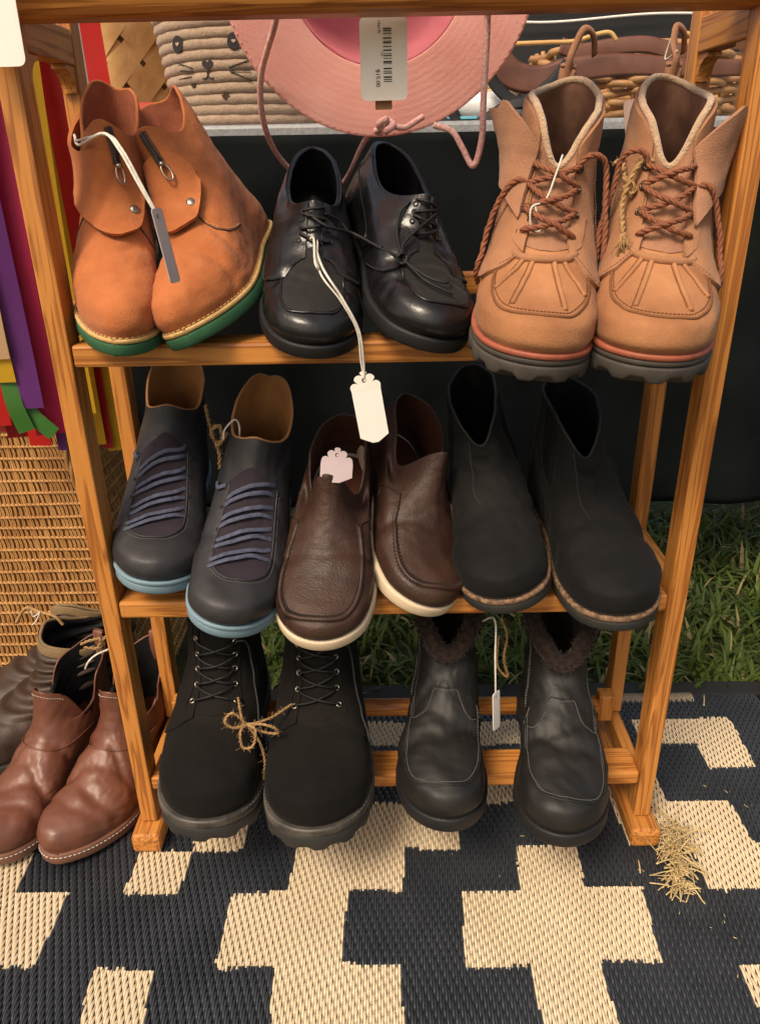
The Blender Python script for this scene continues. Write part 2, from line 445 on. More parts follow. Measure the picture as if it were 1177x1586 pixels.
def grass():
    pts = []
    def region(n, x0, x1, y0, y1):
        pts.append(np.stack([rng.uniform(x0, x1, n), rng.uniform(y0, y1, n)], 1))
    region(9400, -0.25, 1.15, 1.037, 1.75)
    region(2900, 0.622, 1.15, 0.55, 1.05)
    region(1500, -1.3, -0.25, 1.2, 1.8)
    region(2500, 1.0, 2.4, 0.4, 2.4)
    region(900, -2.2, -0.9, 0.2, 1.6)
    P = np.concatenate(pts)
    cl = wob(np.concatenate([P, 0 * P[:, :1]], 1), 5.0, 5)
    P = P[rng.uniform(-0.9, 1, len(P)) < cl * 0.5 + 0.45]
    n = len(P); g2 = np.random.default_rng(3)
    L = rng.uniform(0.030, 0.085, n) * (0.85 + 0.3 * wob(np.concatenate([P, 0 * P[:, :1]], 1), 3.0, 9))
    w = rng.uniform(0.0018, 0.0050, n)
    az = rng.uniform(0, 2 * PI, n); lean = rng.uniform(0.15, 1.15, n); curl = rng.uniform(0.1, 1.1, n)
    d = np.stack([np.cos(az), np.sin(az)], 1); sd_ = np.stack([-d[:, 1], d[:, 0]], 1)
    V = []
    x = np.zeros(n); z = np.zeros(n)
    for k, ww in enumerate((1.0, 0.95, 0.7, 0.0)):
        if k:
            a = lean + curl * (k - 1) / 2
            x = x + np.sin(a) * L / 3; z = z + np.cos(a) * L / 3
        c = np.concatenate([P + d * x[:, None], (z - 0.012)[:, None]], 1)
        off = np.concatenate([sd_ * (w * ww)[:, None], np.zeros((n, 1))], 1)
        if k < 3: V += [c - off, c + off]
        else: V += [c]
    V = np.stack(V, 1).reshape(-1, 3)
    F = []
    for i in range(n):
        b = i * 7
        F += [(b, b + 1, b + 3, b + 2), (b + 2, b + 3, b + 5, b + 4), (b + 4, b + 5, b + 6)]
    mi = np.repeat((g2.uniform(size=n) < .07).astype(int), 3)
    o = mk('grass', V, F, [M['grass'], M['drygrass']], None, True, mi)
    tag(o, 'uncut green grass blades behind the rack and beside the rug', kind='stuff')


grass()

# ------------------------------------------------------------------ woven rug
XS = [-1.08, -1.01, -.94, -.87, -.80, -.735, -.667, -.60, -.535, -.468, -.40, -.333, -.265, -.198, -.132, -.057, .008, .08, .15, .228, .297, .376, .46, .53, .598]
YS = [.0, .09, .185, .28, .375, .47, .56, .655, .72, .795, .855, .908, .962, 1.025]
BEIGE = {5: [4, 7, 8, 11, 14], 6: [1, 2, 6, 7, 10, 11, 12], 7: [1, 4, 7, 8, 11, 14, 15], 8: [-1, 0, 5, 7, 8, 9, 13, 14], 9: [-2, -1, 0, 3, 10, 11, 12, 13],
         10: [2, 3, 6, 7, 15], 11: [0, 1, 2, 8, 9, 10, 11, 14, 15], 4: [0, 1, 4, 5, 8, 11, 12, 15], 3: [2, 3, 6, 7, 10, 11, 14], 2: [0, 1, 5, 6, 9, 13, 14],
         1: [3, 4, 7, 8, 11, 12], 0: [1, 5, 6, 10, 14]}


def rug():
    r = empty('woven_rug', (0, 0.5, 0))
    tag(r, 'woven straw rug with stepped beige blocks on navy, under the rack', 'rug')
    base = box('backing', (-.24, 0.0125, 0.0), (1.68, 1.022, .003), M['rugbase'], r, 0)
    dx = 0.0031
    xs = np.arange(-1.075, 0.597, dx)
    ys = np.arange(0.0, 1.0245, 0.0042)
    nx, ny = len(xs), len(ys)
    bit = np.zeros((len(YS) - 1, len(XS) - 1), bool)
    for row, cs in BEIGE.items():
        for c in cs:
            bit[row, c + 7] = True
    for row in range(len(YS) - 1):                  # the pattern goes on to the left, out of the picture
        for c in range(0, 6):
            bit[row, c] |= ((c + 2 * row) % 5 in (0, 1))
    i = np.arange(nx)[:, None]; j = np.arange(ny)[None, :]
    jit = rng.normal(0, 0.0007, (nx, 1)); jx = 0.0035 * np.sin(ys[None, :] * 23 + 1) + rng.normal(0, 0.0003, (nx, ny))
    Xc = xs[:, None] + 0.0022 * np.sin(ys[None, :] * 9 + xs[:, None] * 4) + 0 * jx
    ci = np.clip(np.searchsorted(XS, xs[:, None] + jx * 0.8, side='right') - 1, 0, len(XS) - 2)
    ri = np.clip(np.searchsorted(YS, ys[None, :] + jit + 0.003 * np.sin(xs[:, None] * 19), side='right') - 1, 0, len(YS) - 2)
    bg = bit[ri, ci]                                # (nx, ny)
    # twill: every straw dives under a warp thread once in six rows, shifted from straw to straw
    per = np.where(bg, 5, 6)
    ph = (j + np.where(bg, 2 * i, i * 2)) % per
    dip = np.where(ph == 0, -0.0019, 0.0)
    Z = 0.0046 + dip + 0.0016 * np.sin((ph / per) * PI) + rng.normal(0, 0.00018, (nx, ny)) + 0.0011 * wob(np.stack([xs[:, None] + 0 * ys, ys + 0 * xs[:, None], 0 * xs[:, None] * ys], -1), 2.2, 4)
    tw = rng.normal(0, 0.00012, (nx, ny))
    hw = np.where(ph == 0, 0.0009, 0.00150)
    Yg = np.broadcast_to(ys, (nx, ny)) - 0.5
    A = np.stack([Xc - hw, Yg, np.maximum(Z - 0.0014, 0.0017)], -1)
    B = np.stack([Xc - hw * 0.45 + tw, Yg, Z], -1)
    Cc = np.stack([Xc + hw * 0.45 + tw, Yg, Z], -1)
    D = np.stack([Xc + hw, Yg, np.maximum(Z - 0.0014, 0.0017)], -1)
    V = np.stack([A, B, Cc, D], 2).reshape(-1, 3)  # (nx, ny, 4)
    idx = (np.arange(nx)[:, None] * ny + np.arange(ny - 1)[None, :]) * 4
    Fs = []
    for k in range(3):
        Fs.append(np.stack([idx + k, idx + k + 1, idx + k + 5, idx + k + 4], -1))
    Fq = np.stack(Fs, 2)                            # nx, ny-1, 3, 4
    sel = np.broadcast_to(bg[:, :-1, None], Fq.shape[:3])
    for name, s_, m in (('beige_straws', sel, 'beige'), ('navy_straws', ~sel, 'navyrug')):
        Fk = Fq[s_]
        used, inv = np.unique(Fk, return_inverse=True)
        o = mk(name, V[used], inv.reshape(-1, 4), M[m], r, True)
        tag(o, kind='stuff')
    # binding tape along the back and the right edge
    box('binding_tape', (-.225, .537, .0035), (1.735, .034, .0085), M['binding'], r, .002)
    box('binding_tape', (.618, .0115, .0035), (.034, 1.012, .0085), M['binding'], r, .002)
    mb = MB()                                       # warp fringe at the back edge
    for k in range(60):
        x = .36 + k * .0022
        mb.add(*tubeVF([(x, .505, .005), (x + .001, .515, .0075), (x, .5235, .0082)], .0006, 4))
    mb.build('warp_fringe', M['beige'], r)


rug()

# ------------------------------------------------------------------ the wooden rack
def rack():
    r = empty('shoe_rack', (0, .82, .0065))
    tag(r, 'varnished pine shoe rack with three slatted shelves full of shoes', 'shoe rack')
    oy, oz = -.82, -.0065

    def b(name, x0, x1, y0, y1, z0, z1, m, bev=.0018, rot=None):
        return box(name, ((x0 + x1) / 2, (y0 + y1) / 2 + oy, (z0 + z1) / 2 + oz), (x1 - x0, y1 - y0, z1 - z0), m, r, bev, rot)
    for s in (-1, 1):
        xo = s * .32
        b('front_post', xo - .010, xo + .010, .74, .771, .036, .975, WZ)
        b('back_post', xo - .0095, xo + .0095, .888, .914, .083, .975, WZ)
        f = b('foot', xo - .019, xo + .019, .715, .938, .0065, .0345, WY, .006)
        b('lower_rail', xo - .008, xo + .008, .7725, .93, .05, .081, WY)
        b('middle_rail', xo - .0075, xo + .0075, .7725, .8865, .352, .379, WY)
        b('shelf_rail', xo - .0075, xo + .0075, .7725, .8865, .66, .69, WY)
        b('top_rail', xo - .009, xo + .009, .7725, .8865, .908, .94, WY)
        # curved brackets below the side rails
        for (z, yy, d) in ((.908, .7725, 1), (.908, .8865, -1), (.352, .7725, 1)):
            B_ = .05 if z < .5 else .024; n = 8; prof = [(0, 0), (d * B_, 0)]
            for k in range(n + 1):
                a = k / n * PI / 2
                prof.append((d * (B_ - (B_ - .004) * math.sin(a)), -.004 - (B_ - .004) * (1 - math.cos(a))))
            prof.append((0, -B_ + .001))
            V = [(xo - .007, yy + p[0] + oy, z - .0005 + p[1] + oz) for p in prof] + [(xo + .007, yy + p[0] + oy, z - .0005 + p[1] + oz) for p in prof]
            k = len(prof)
            F = [tuple(range(k)), tuple(range(k, 2 * k))[::-1]] + [(q, (q + 1) % k, k + (q + 1) % k, k + q) for q in range(k)]
            mk('bracket', V, F, WY, r, False)
        b('end_block', s * .299 - .0105, s * .299 + .0105, .862, .884, .088, .130, WZ)
    # top crossbar with a rounded lower front edge
    prof = [(.735, .975), (.775, .975), (.775, .929), (.751, .929), (.744, .931), (.739, .935), (.736, .941), (.735, .948)]
    V = [(x, p[0] + oy, p[1] + oz) for x in (-.3095, .3095) for p in prof]
    k = len(prof)
    F = [tuple(range(k)), tuple(range(k, 2 * k))[::-1]] + [(q, (q + 1) % k, k + (q + 1) % k, k + q) for q in range(k)]
    mk('crossbar', V, F, WX, r, False)
    b('shelf_slat', -.3095, .3095, .742, .785, .636, .658, WX, .003)
    b('shelf_slat', -.3095, .3095, .868, .886, .680, .703, WX, .003)
    b('shelf_slat', -.3095, .3095, .742, .785, .346, .367, WX, .003)
    b('shelf_slat', -.3095, .3095, .868, .886, .378, .398, WX, .003)
    b('shelf_slat', -.3095, .3095, .742, .789, .088, .107, WX, .003)
    # back bar of the lowest shelf is round
    V, F = tubeVF(np.array([(-.288, .873 + oy, .109 + oz), (0, .873 + oy, .109 + oz), (.288, .873 + oy, .109 + oz)]), .0125, 16)
    mk('shelf_bar', V, F, WX, r)


rack()

# ------------------------------------------------------------------ shoes: a last that turns (angle, height) into points
FOOT = [(-.14, 1.0), (.33, .972), (.72, .895), (.97, .77), (1.0, .65), (.87, .47), (.74, .32), (.72, .18), (.55, .05), (0, 0),
        (-.55, .05), (-.70, .18), (-.66, .32), (-.70, .47), (-.92, .64), (-.99, .75), (-.90, .88), (-.58, .968)]
ROUND = [(-.05, 1.0), (.42, .975), (.78, .90), (.97, .79), (1.0, .67), (.90, .48), (.78, .32), (.76, .18), (.58, .05), (0, 0),
         (-.58, .05), (-.75, .18), (-.72, .32), (-.76, .48), (-.94, .65), (-.99, .77), (-.86, .90), (-.50, .975)]
POINT = [(-.25, 1.0), (.12, .975), (.55, .89), (.92, .75), (1.0, .62), (.88, .46), (.72, .3), (.70, .17), (.55, .05), (0, 0),
         (-.55, .05), (-.68, .17), (-.64, .32), (-.68, .47), (-.90, .63), (-1.0, .76), (-.92, .88), (-.66, .965)]
NP = 144


def outline(ctrl):
    D = crom(ctrl, 1200, True)
    i0 = int(np.argmax(D[:, 1])); D = np.roll(D, -i0, 0)
    i1 = int(np.argmin(D[:, 1]))
    A = D[:i1 + 1]; B = np.vstack([D[i1:], D[:1]])

    def rs(Q, n):
        s = np.concatenate([[0], np.cumsum(np.linalg.norm(np.diff(Q * [.17, 1], axis=0), axis=1))])
        q = np.linspace(0, s[-1], n + 1)[:-1]
        return np.stack([np.interp(q, s, Q[:, k]) for k in (0, 1)], 1)
    return np.vstack([rs(A, NP // 2), rs(B, NP // 2)])


class Last:
    def __init__(s, L, W, front, back, width, mix, foot=FOOT, sole=.018, spring=.010, mirror=1, dh=None, disp=None, center=None, cexp=1.0):
        s.L, s.W, s.sole, s.spring, s.m = L, W, sole, spring, mirror
        s.foot = outline(foot)
        a = np.arange(NP) * 2 * PI / NP
        s.col = np.stack([np.sign(np.sin(a)) * np.abs(np.sin(a)) ** cexp, .5 + .5 * np.cos(a)], 1)
        f = np.array(front, float); b = np.array(back, float)
        s.fs, s.fh = pchip(f[:, 0], f[:, 1]), pchip(f[:, 0], f[:, 2])
        s.bs, s.bh = pchip(b[:, 0], b[:, 1]), pchip(b[:, 0], b[:, 2])
        w = np.array(width, float); s.w = pchip(w[:, 0], w[:, 1])
        x = np.array(mix, float); s.mx = pchip(x[:, 0], x[:, 1])
        s.cn = pchip(*np.array(center, float).T) if center else None
        s.dh, s.disp = dh, disp

    def ring(s, phi):
        u = np.mod(np.asarray(phi, float) / (2 * PI) * NP, NP)
        i = np.floor(u).astype(int) % NP; f = u - np.floor(u)
        g = lambda A, k: A[i, k] * (1 - f) + A[(i + 1) % NP, k] * f
        return g(s.foot, 0), g(s.foot, 1), g(s.col, 0), g(s.col, 1)

    def _raw(s, phi, t):
        phi, t = np.broadcast_arrays(np.asarray(phi, float), np.asarray(t, float))
        fl, fa, cl, ca = s.ring(phi)
        m = s.mx(t)
        a = fa * (1 - m) + ca * m; l = fl * (1 - m) + cl * m
        sf, hf, sb, hb = s.fs(t), s.fh(t), s.bs(t), s.bh(t)
        lat = s.W * s.w(t) * l
        if s.cn is not None: lat = lat + s.cn(t)
        S_ = sb + a * (sf - sb); H = hb + a * (hf - hb)
        if s.dh is not None:
            ph = np.mod(phi + PI, 2 * PI) - PI
            H = H + s.dh(ph, t)
        H = H + s.spr(S_)
        return np.stack([lat, S_, H], -1)

    def spr(s, S_): return s.spring * np.clip((S_ / s.L - .62) / .38, 0, 1.2) ** 2

    def S(s, phi, t, off=0.0):
        phi, t = np.broadcast_arrays(np.asarray(phi, float), np.asarray(t, float))
        P = s._raw(phi, t)
        e = 6e-3
        dp = s._raw(phi + .02, t) - s._raw(phi - .02, t)
        dt = s._raw(phi, np.minimum(t + e, 1)) - s._raw(phi, np.maximum(t - e, 0))
        n = -np.cross(dp, dt)
        n /= (np.linalg.norm(n, axis=-1)[..., None] + 1e-12)
        d = np.asarray(off, float)
        if s.disp is not None:
            d = d + s.disp(P, np.mod(phi + PI, 2 * PI) - PI, t)
        P = P + n * np.broadcast_to(d, P.shape[:-1])[..., None]
        P[..., 0] *= s.m
        return P

    def N(s, phi, t):
        d = s.S(phi, t, .004) - s.S(phi, t, 0)
        return d / (np.linalg.norm(d, axis=-1)[..., None] + 1e-12)


def pose(x, y, z, yaw, pit, rol, sc=1.0):
    cy, sy = math.cos(R(yaw)), math.sin(R(yaw)); cp, sp = math.cos(R(pit)), math.sin(R(pit)); cr, sr = math.cos(R(rol)), math.sin(R(rol))
    base = np.array([[-1, 0, 0], [0, -1, 0], [0, 0, 1.]])
    Rz = np.array([[cy, -sy, 0], [sy, cy, 0], [0, 0, 1]]); Rx = np.array([[1, 0, 0], [0, cp, -sp], [0, sp, cp]])
    Ry = np.array([[cr, 0, sr], [0, 1, 0], [-sr, 0, cr]])
    m = Rz @ Rx @ Ry @ base * sc
    o = np.array([x, y, z]) - m @ np.array([0, .2, 0])
    return Matrix([list(m[i]) + [o[i]] for i in range(3)] + [[0, 0, 0, 1]])


class Shoe:
    def __init__(s, name, last, mtx, label, group=None, cat='shoe'):
        s.k = last
        s.root = empty(name, mat=mtx)
        s.mtx = mtx
        tag(s.root, label, cat, group)
        s.im = last.m                    # +1: positive angle is on the left in the picture

    def world(s, P):
        P = np.atleast_2d(np.asarray(P, float))
        m = np.array(s.mtx)
        return P @ m[:3, :3].T + m[:3, 3]

    def fix(s, F): return [f[::-1] for f in F] if s.k.m < 0 else F

    def upper(s, m, nt=84, t0=0.0, name='upper'):
        ph = np.arange(NP) * 2 * PI / NP; t = np.linspace(t0, 1, nt)
        P = s.k.S(ph[None, :] + 0 * t[:, None], t[:, None] + 0 * ph[None, :])
        return mk(name, P.reshape(-1, 3), s.fix(gridF(NP, nt, True, flip=True)), m, s.root)

    def lining(s, m, tin=.45, th=.0035, insole=None, binding=None, br=.0022):
        ph = np.arange(NP) * 2 * PI / NP; t = np.linspace(1, tin, 26)
        P = s.k.S(ph[None, :] + 0 * t[:, None], t[:, None] + 0 * ph[None, :], -th)
        o = mk('lining', P.reshape(-1, 3), s.fix(gridF(NP, 26, True)), m, s.root)
        if binding is not None:
            B = s.k.S(ph, 1.0 + 0 * ph, -th / 2)
            mk('collar_binding', *tubeVF(B, br, 8, True), binding, s.root)
        k = .88
        h = s.k.sole + .006
        Q = [np.stack([s.k.foot[:, 0] * s.k.W * k * q * s.k.m, .5 * s.k.L + (s.k.foot[:, 1] - .5) * s.k.L * .9, h + s.k.spr(s.k.foot[:, 1] * s.k.L)], 1) for q in (1, .5, 0)]
        mk('insole', np.concatenate(Q), gridF(NP, 3, True), insole or m, s.root)
        return o

    def sole(s, layers):
        """layers: (name, z0, z1, offset, material, tread): slabs following the footprint"""
        P = s.k.foot * [s.k.W, s.k.L]
        T = np.roll(P, -1, 0) - np.roll(P, 1, 0)
        n = np.stack([-T[:, 1], T[:, 0]], 1); n /= np.linalg.norm(n, axis=1)[:, None]
        if np.sum(n * (P - P.mean(0))) < 0: n = -n
        for lay in layers:
            name, z0, z1, off, m = lay[:5]
            tread = lay[5] if len(lay) > 5 else 0
            r = min(.0025, (z1 - z0) * .35)
            prof = [(z0, off - r), (z0 + r * .3, off - r * .3), (z0 + r, off), (z1 - r, off), (z1 - r * .3, off - r * .3), (z1, off - r)]
            rings = []
            for q in (0, .5, .9): rings.append((z0, prof[0][1], q))
            rings += [(z, o, 1) for z, o in prof]
            for q in (.9, .5, 0): rings.append((z1, prof[-1][1], q))
            V = []
            lug = np.zeros(NP)
            if tread: lug = np.where((np.arange(NP) % 6) < 3, 0.0, tread)
            for i, (z, o, q) in enumerate(rings):
                X = P + n * o
                zz = z + s.k.spr(X[:, 1])
                if tread and z <= z0 + r: zz = zz + lug
                V.append(np.stack([X[:, 0] * q * s.k.m, X[:, 1], zz], 1))
            ob = mk(name, np.concatenate(V), s.fix(gridF(NP, len(rings), True, flip=True)), m, s.root)

    def patch(s, name, fn, m, nu=40, nv=24, off=.0022, th=.003, parent=None):
        u, v = np.meshgrid(np.linspace(0, 1, nu), np.linspace(0, 1, nv))
        ph, t, *ex = fn(u, v)
        offs = np.full(ph.shape, off) + (ex[0] if ex else 0)
        P = s.k.S(ph, t, offs)
        V = P.reshape(-1, 3); F = gridF(nu, nv)
        idx = [i for i in range(nu)] + [j * nu + nu - 1 for j in range(1, nv)] + [(nv - 1) * nu + i for i in range(nu - 2, -1, -1)] + [j * nu for j in range(nv - 2, 0, -1)]
        lo = s.k.S(ph.reshape(-1)[idx], t.reshape(-1)[idx], offs.reshape(-1)[idx] - th)
        mid = P.reshape(-1, 3)[idx]
        k = len(idx); n0 = len(V)
        V = np.concatenate([V, mid, lo])
        F += [(n0 + i, n0 + (i + 1) % k, n0 + k + (i + 1) % k, n0 + k + i) for i in range(k)]
        return mk(name, V, F, m, parent or s.root)

    def path(s, pts, n=60, closed=False):
        """points (angle, height, offset) on the shoe -> 3D curve"""
        Q = crom(pts, n, closed)
        return s.k.S(Q[:, 0], np.clip(Q[:, 1], 0, 1), Q[:, 2])

    def tube(s, name, pts, r, m, n=60, k=7, parent=None, closed=False):
        return mk(name, *tubeVF(s.path(pts, n, closed), r, k, closed), m, parent or s.root)

    def flat(s, name, pts, w, th, m, n=40, parent=None):
        Q = crom(pts, n); P = s.k.S(Q[:, 0], np.clip(Q[:, 1], 0, 1), Q[:, 2])
        Nn = s.k.N(Q[:, 0], np.clip(Q[:, 1], 0, 1))
        return mk(name, *tubeVF(P, th, 8, False, w, Nn), m, parent or s.root)

    def stitch(s, curves, m, space=.0042, ln=.0026, r=.00042, off=.0006, name='stitching', parent=None):
        mb = MB()
        for pts in curves:
            P = s.path([(a, b, off if len(c) == 0 else c[0] + off) for a, b, *c in pts], 240)
            q = np.concatenate([[0], np.cumsum(np.linalg.norm(np.diff(P, axis=0), axis=1))])
            for a in np.arange(space / 2, q[-1] - ln, space):
                X = np.stack([np.interp([a, a + ln / 2, a + ln], q, P[:, i]) for i in range(3)], 1)
                mb.add(*tubeVF(X, r, 4))
        return mb.build(name, m, parent or s.root)

    def eyelets(s, spots, m, ro=.0036, ri=.0012, name='eyelet'):
        for ph, t, off in spots:
            c = s.k.S(np.array([ph]), np.array([t]), off)[0]; n = s.k.N(np.array([ph]), np.array([t]))[0]
            a = np.cross(n, [0, 0, 1.0]); a /= np.linalg.norm(a); b = np.cross(n, a)
            th = np.arange(12) * 2 * PI / 12
            mk(name, *tubeVF(c + np.cos(th)[:, None] * a * ro + np.sin(th)[:, None] * b * ro, ri, 6, True), m, s.root)

    def plan(s, lat, fr):
        """angle and height of the surface points at plan positions (lat: + is left in the picture, fr: along from the heel)"""
        if not hasattr(s, '_tab'):
            A, B = np.meshgrid(np.linspace(-2.2, 2.2, 131), np.linspace(0.02, .995, 110))
            s._tab = (A.ravel(), B.ravel(), s.k.S(A, B).reshape(-1, 3))
        A, B, P = s._tab
        lat = np.asarray(lat, float); fr = np.asarray(fr, float); sh = np.broadcast(lat, fr).shape
        x = np.broadcast_to(lat, sh).ravel(); y = np.broadcast_to(fr, sh).ravel()
        a = np.empty(len(x)); b = np.empty(len(x))
        for q in range(len(x)):
            i = np.argmin((P[:, 0] - x[q]) ** 2 + (P[:, 1] - y[q]) ** 2)
            a[q], b[q] = A[i], B[i]
        for it in range(5):
            p0 = s.k.S(a, b); e = 2e-3
            pa = (s.k.S(a + e, b) - p0) / e; pb = (s.k.S(a, b + e) - p0) / e
            rx = x - p0[:, 0]; ry = y - p0[:, 1]
            det = pa[:, 0] * pb[:, 1] - pb[:, 0] * pa[:, 1]
            det = np.where(np.abs(det) < 1e-7, 1e-7, det)
            da = (rx * pb[:, 1] - pb[:, 0] * ry) / det; db = (pa[:, 0] * ry - rx * pa[:, 1]) / det
            a = a + np.clip(da, -.12, .12); b = np.clip(b + np.clip(db, -.03, .03), .005, .995)
        return a.reshape(sh), b.reshape(sh)

    def pplan(s, pts, n=60, off=.0006, closed=False):
        """plan points -> list of (angle, height, offset)"""
        Q = crom(pts, n, closed)
        a, b = s.plan(Q[:, 0], Q[:, 1])
        return np.stack([a, b, np.full(len(a), off)], 1)

    def raw(s, Q): return s.k.S(Q[:, 0], Q[:, 1], Q[:, 2])

    def ptube(s, name, pts, r, m, n=60, off=.0004, k=6, parent=None, closed=False):
        return mk(name, *tubeVF(s.raw(s.pplan(pts, n, off, closed)), r, k, closed), m, parent or s.root)

    def pstitch(s, curves, m, n=80, **kw):
        return s.stitch([s.pplan(c, n, 0.0) for c in curves], m, **kw)


def smooth01(x): x = np.clip(x, 0, 1); return x * x * (3 - 2 * x)


def bump1(x, c, w): return np.exp(-((x - c) / w) ** 2)


def creases(seed, spots, amp=.0012):
    """a leather surface: soft wobble plus flex creases at given places (along, width, tilt, depth)"""
    def f(P, phi, t):
        d = amp * wob(P, 9, seed, 2) + amp * .35 * wob(P, 38, seed + 1, 2)
        Q = P * np.array([1.0, 2.4, 1.0])
        rid = (1 - np.abs(wob(Q, 20, seed + 5, 2))) ** 7 + .6 * (1 - np.abs(wob(Q, 42, seed + 8, 2))) ** 7
        d = d - amp * .6 * rid * np.exp(-((P[..., 1] - .185) / .045) ** 2)
        for sy, w, tilt, dep in spots:
            dep = dep * 1.3
            x = P[..., 1] - sy - tilt * P[..., 0] + .004 * np.sin(P[..., 0] * 90 + sy * 300)
            d = d - dep * np.exp(-(x / w) ** 2) * (np.cos(phi) > -.2) * np.exp(-(phi / 1.5) ** 4)
        return d * smooth01(t * 8)
    return f


# ------------------------------------------------------------------ orange suede boots
def orange_boot(label, mtx, m):
    def dh(ph, t): return smooth01((t - .7) / .3) * (-.014 * np.exp(-((np.abs(ph) - 1.3) / .7) ** 2) + .006 * np.sin(3 * ph + 1))
    k = Last(.265, .0400,
             [(0, .265, .018), (.1, .267, .028), (.22, .261, .043), (.34, .242, .056), (.46, .210, .068), (.58, .174, .083), (.7, .143, .104), (.82, .125, .130), (1, .110, .164)],
             [(0, 0, .018), (.2, -.003, .035), (.5, .004, .08), (.75, .008, .125), (1, .004, .176)],
             [(0, 1), (.1, 1.05), (.22, 1.05), (.34, 1.0), (.46, .93), (.58, .86), (.7, .80), (.85, .76), (1, .70)],
             [(0, 0), (.25, .05), (.5, .45), (.7, .9), (1, 1)], POINT, .017, .012, m, dh,
             creases(3 + m, [(.185, .007, .5, .0022), (.165, .006, -.4, .0018), (.135, .006, .8, .002)], .0014),
             [(0, 0), (.5, -.003), (.75, -.009), (1, -.015)] if m < 0 else None)
    s = Shoe('suede_boot', k, mtx, label, 'orange suede boots on the top shelf', 'boot')
    s.sole([('crepe_sole', 0, .0125, .0042, M['green'], .0), ('welt', .0127, .0175, .0040, M['cream_welt'])])
    s.upper(M['orange'])
    s.lining(M['orange_lin'], binding=M['orange'], br=.0018)
    # turned-down cuff, wrapping from the left round to a buttoned rounded end on the right
    def cuff(u, v):
        psi = 2.3 - u * 3.15
        rnd = .12 * np.clip((u - .86) / .14, 0, 1) ** 2.2
        lo = .60 + .02 * np.sin(u * 5) + rnd; hi = .905 - .03 * u - rnd * .9
        t = lo + (hi - lo) * v
        return m * psi, t, .0015 + .009 * np.exp(-((u - .26) / .16) ** 2) * v + .0035 * (1 - v) ** 3 + .0012 * np.sin(u * 9 + v * 3)
    s.patch('cuff', cuff, M['orange'], 60, 20, .0030, .0034)
    e = [(m * (2.3 - u * 3.15), .605 + .02 * math.sin(u * 5) + .12 * max(0, (u - .86) / .14) ** 2.2, .0046 + .0015) for u in np.linspace(.1, .99, 14)]
    # button
    c = (m * -.52, .655)
    P = k.S(np.array([c[0]]), np.array([c[1]]), .0065)[0]; n = k.N(np.array([c[0]]), np.array([c[1]]))[0]
    a = np.cross(n, [0, 0, 1.]); a /= np.linalg.norm(a); bb = np.cross(n, a)
    V = []; nr = [(0.0, .0022), (.003, .0021), (.0047, .0012), (.0052, 0), (.0052, -.003)]
    for r_, h in nr:
        for q in range(16): V.append(P + n * h + (a * math.cos(q * PI / 8) + bb * math.sin(q * PI / 8)) * r_)
    mk('button', V, gridF(16, 5, True), M['metal'], s.root)
    # zip with its puller on the front of the shaft
    zp = [(m * -.10, .985, .001), (m * -.14, .93, .004), (m * -.18, .87, .007), (m * -.20, .84, .007)]
    P = s.path(zp, 40)
    mb = MB()
    for i in range(0, 40):
        mb.add(*tubeVF([P[i] + a * .0022 * (1 if i % 2 else -1), P[i], P[i] - a * .0010 * (1 if i % 2 else -1)], .0007, 4))
    z = mb.build('zip', M['dark_metal'], s.root)
    s.flat('zip_tape', [(p[0], p[1], p[2] - .001) for p in zp], .004, .0006, M['thread_dark'])
    q = s.path([(m * -.20, .84, .009), (m * -.23, .81, .0095), (m * -.26, .775, .010)], 12)
    mk('zip_slider', *tubeVF(q[:5], [.002, .0032, .0034, .003, .0018], 8), M['metal'], s.root)
    th = np.arange(20) * 2 * PI / 20
    d = q[-1] - q[4]; d /= np.linalg.norm(d); sd_ = np.cross(n, d)
    mk('zip_pull', *tubeVF(q[8] + np.cos(th)[:, None] * d * .0085 + np.sin(th)[:, None] * sd_ * .0042, .0011, 6, True), M['metal'], s.root)
    # side seam from the cuff down to the sole
    seam = [(m * -.62, .60), (m * -.95, .47), (m * -1.3, .38), (m * -1.6, .34)]
    s.tube('seam', [(x, y, .0002) for x, y in seam], .0009, M['thread_dark'], 40, 5)
    s.stitch([[(x, y + .012) for x, y in seam]], M['cream_welt'])
    seam = [(m * .9, .60), (m * 1.2, .47), (m * 1.5, .36)]
    s.tube('seam', [(x, y, .0002) for x, y in seam], .0009, M['thread_dark'], 40, 5)
    s.stitch([[(m * p, .012 + 0 * p) for p in np.linspace(-2, 2, 20)]], M['cream_welt'], .0055, .0035, .0006, .0015, 'welt_stitching')
    return s


OL = orange_boot('orange suede ankle boot nearest the left post, string tied round its cuff', pose(-.2655, .7640, .666, 10, 18.0, 3), 1)
OR_ = orange_boot('orange suede ankle boot with a round metal button on its cuff, beside the black lace-ups', pose(-.1690, .776, .6735, -6, 18, -21, 1.0), -1)


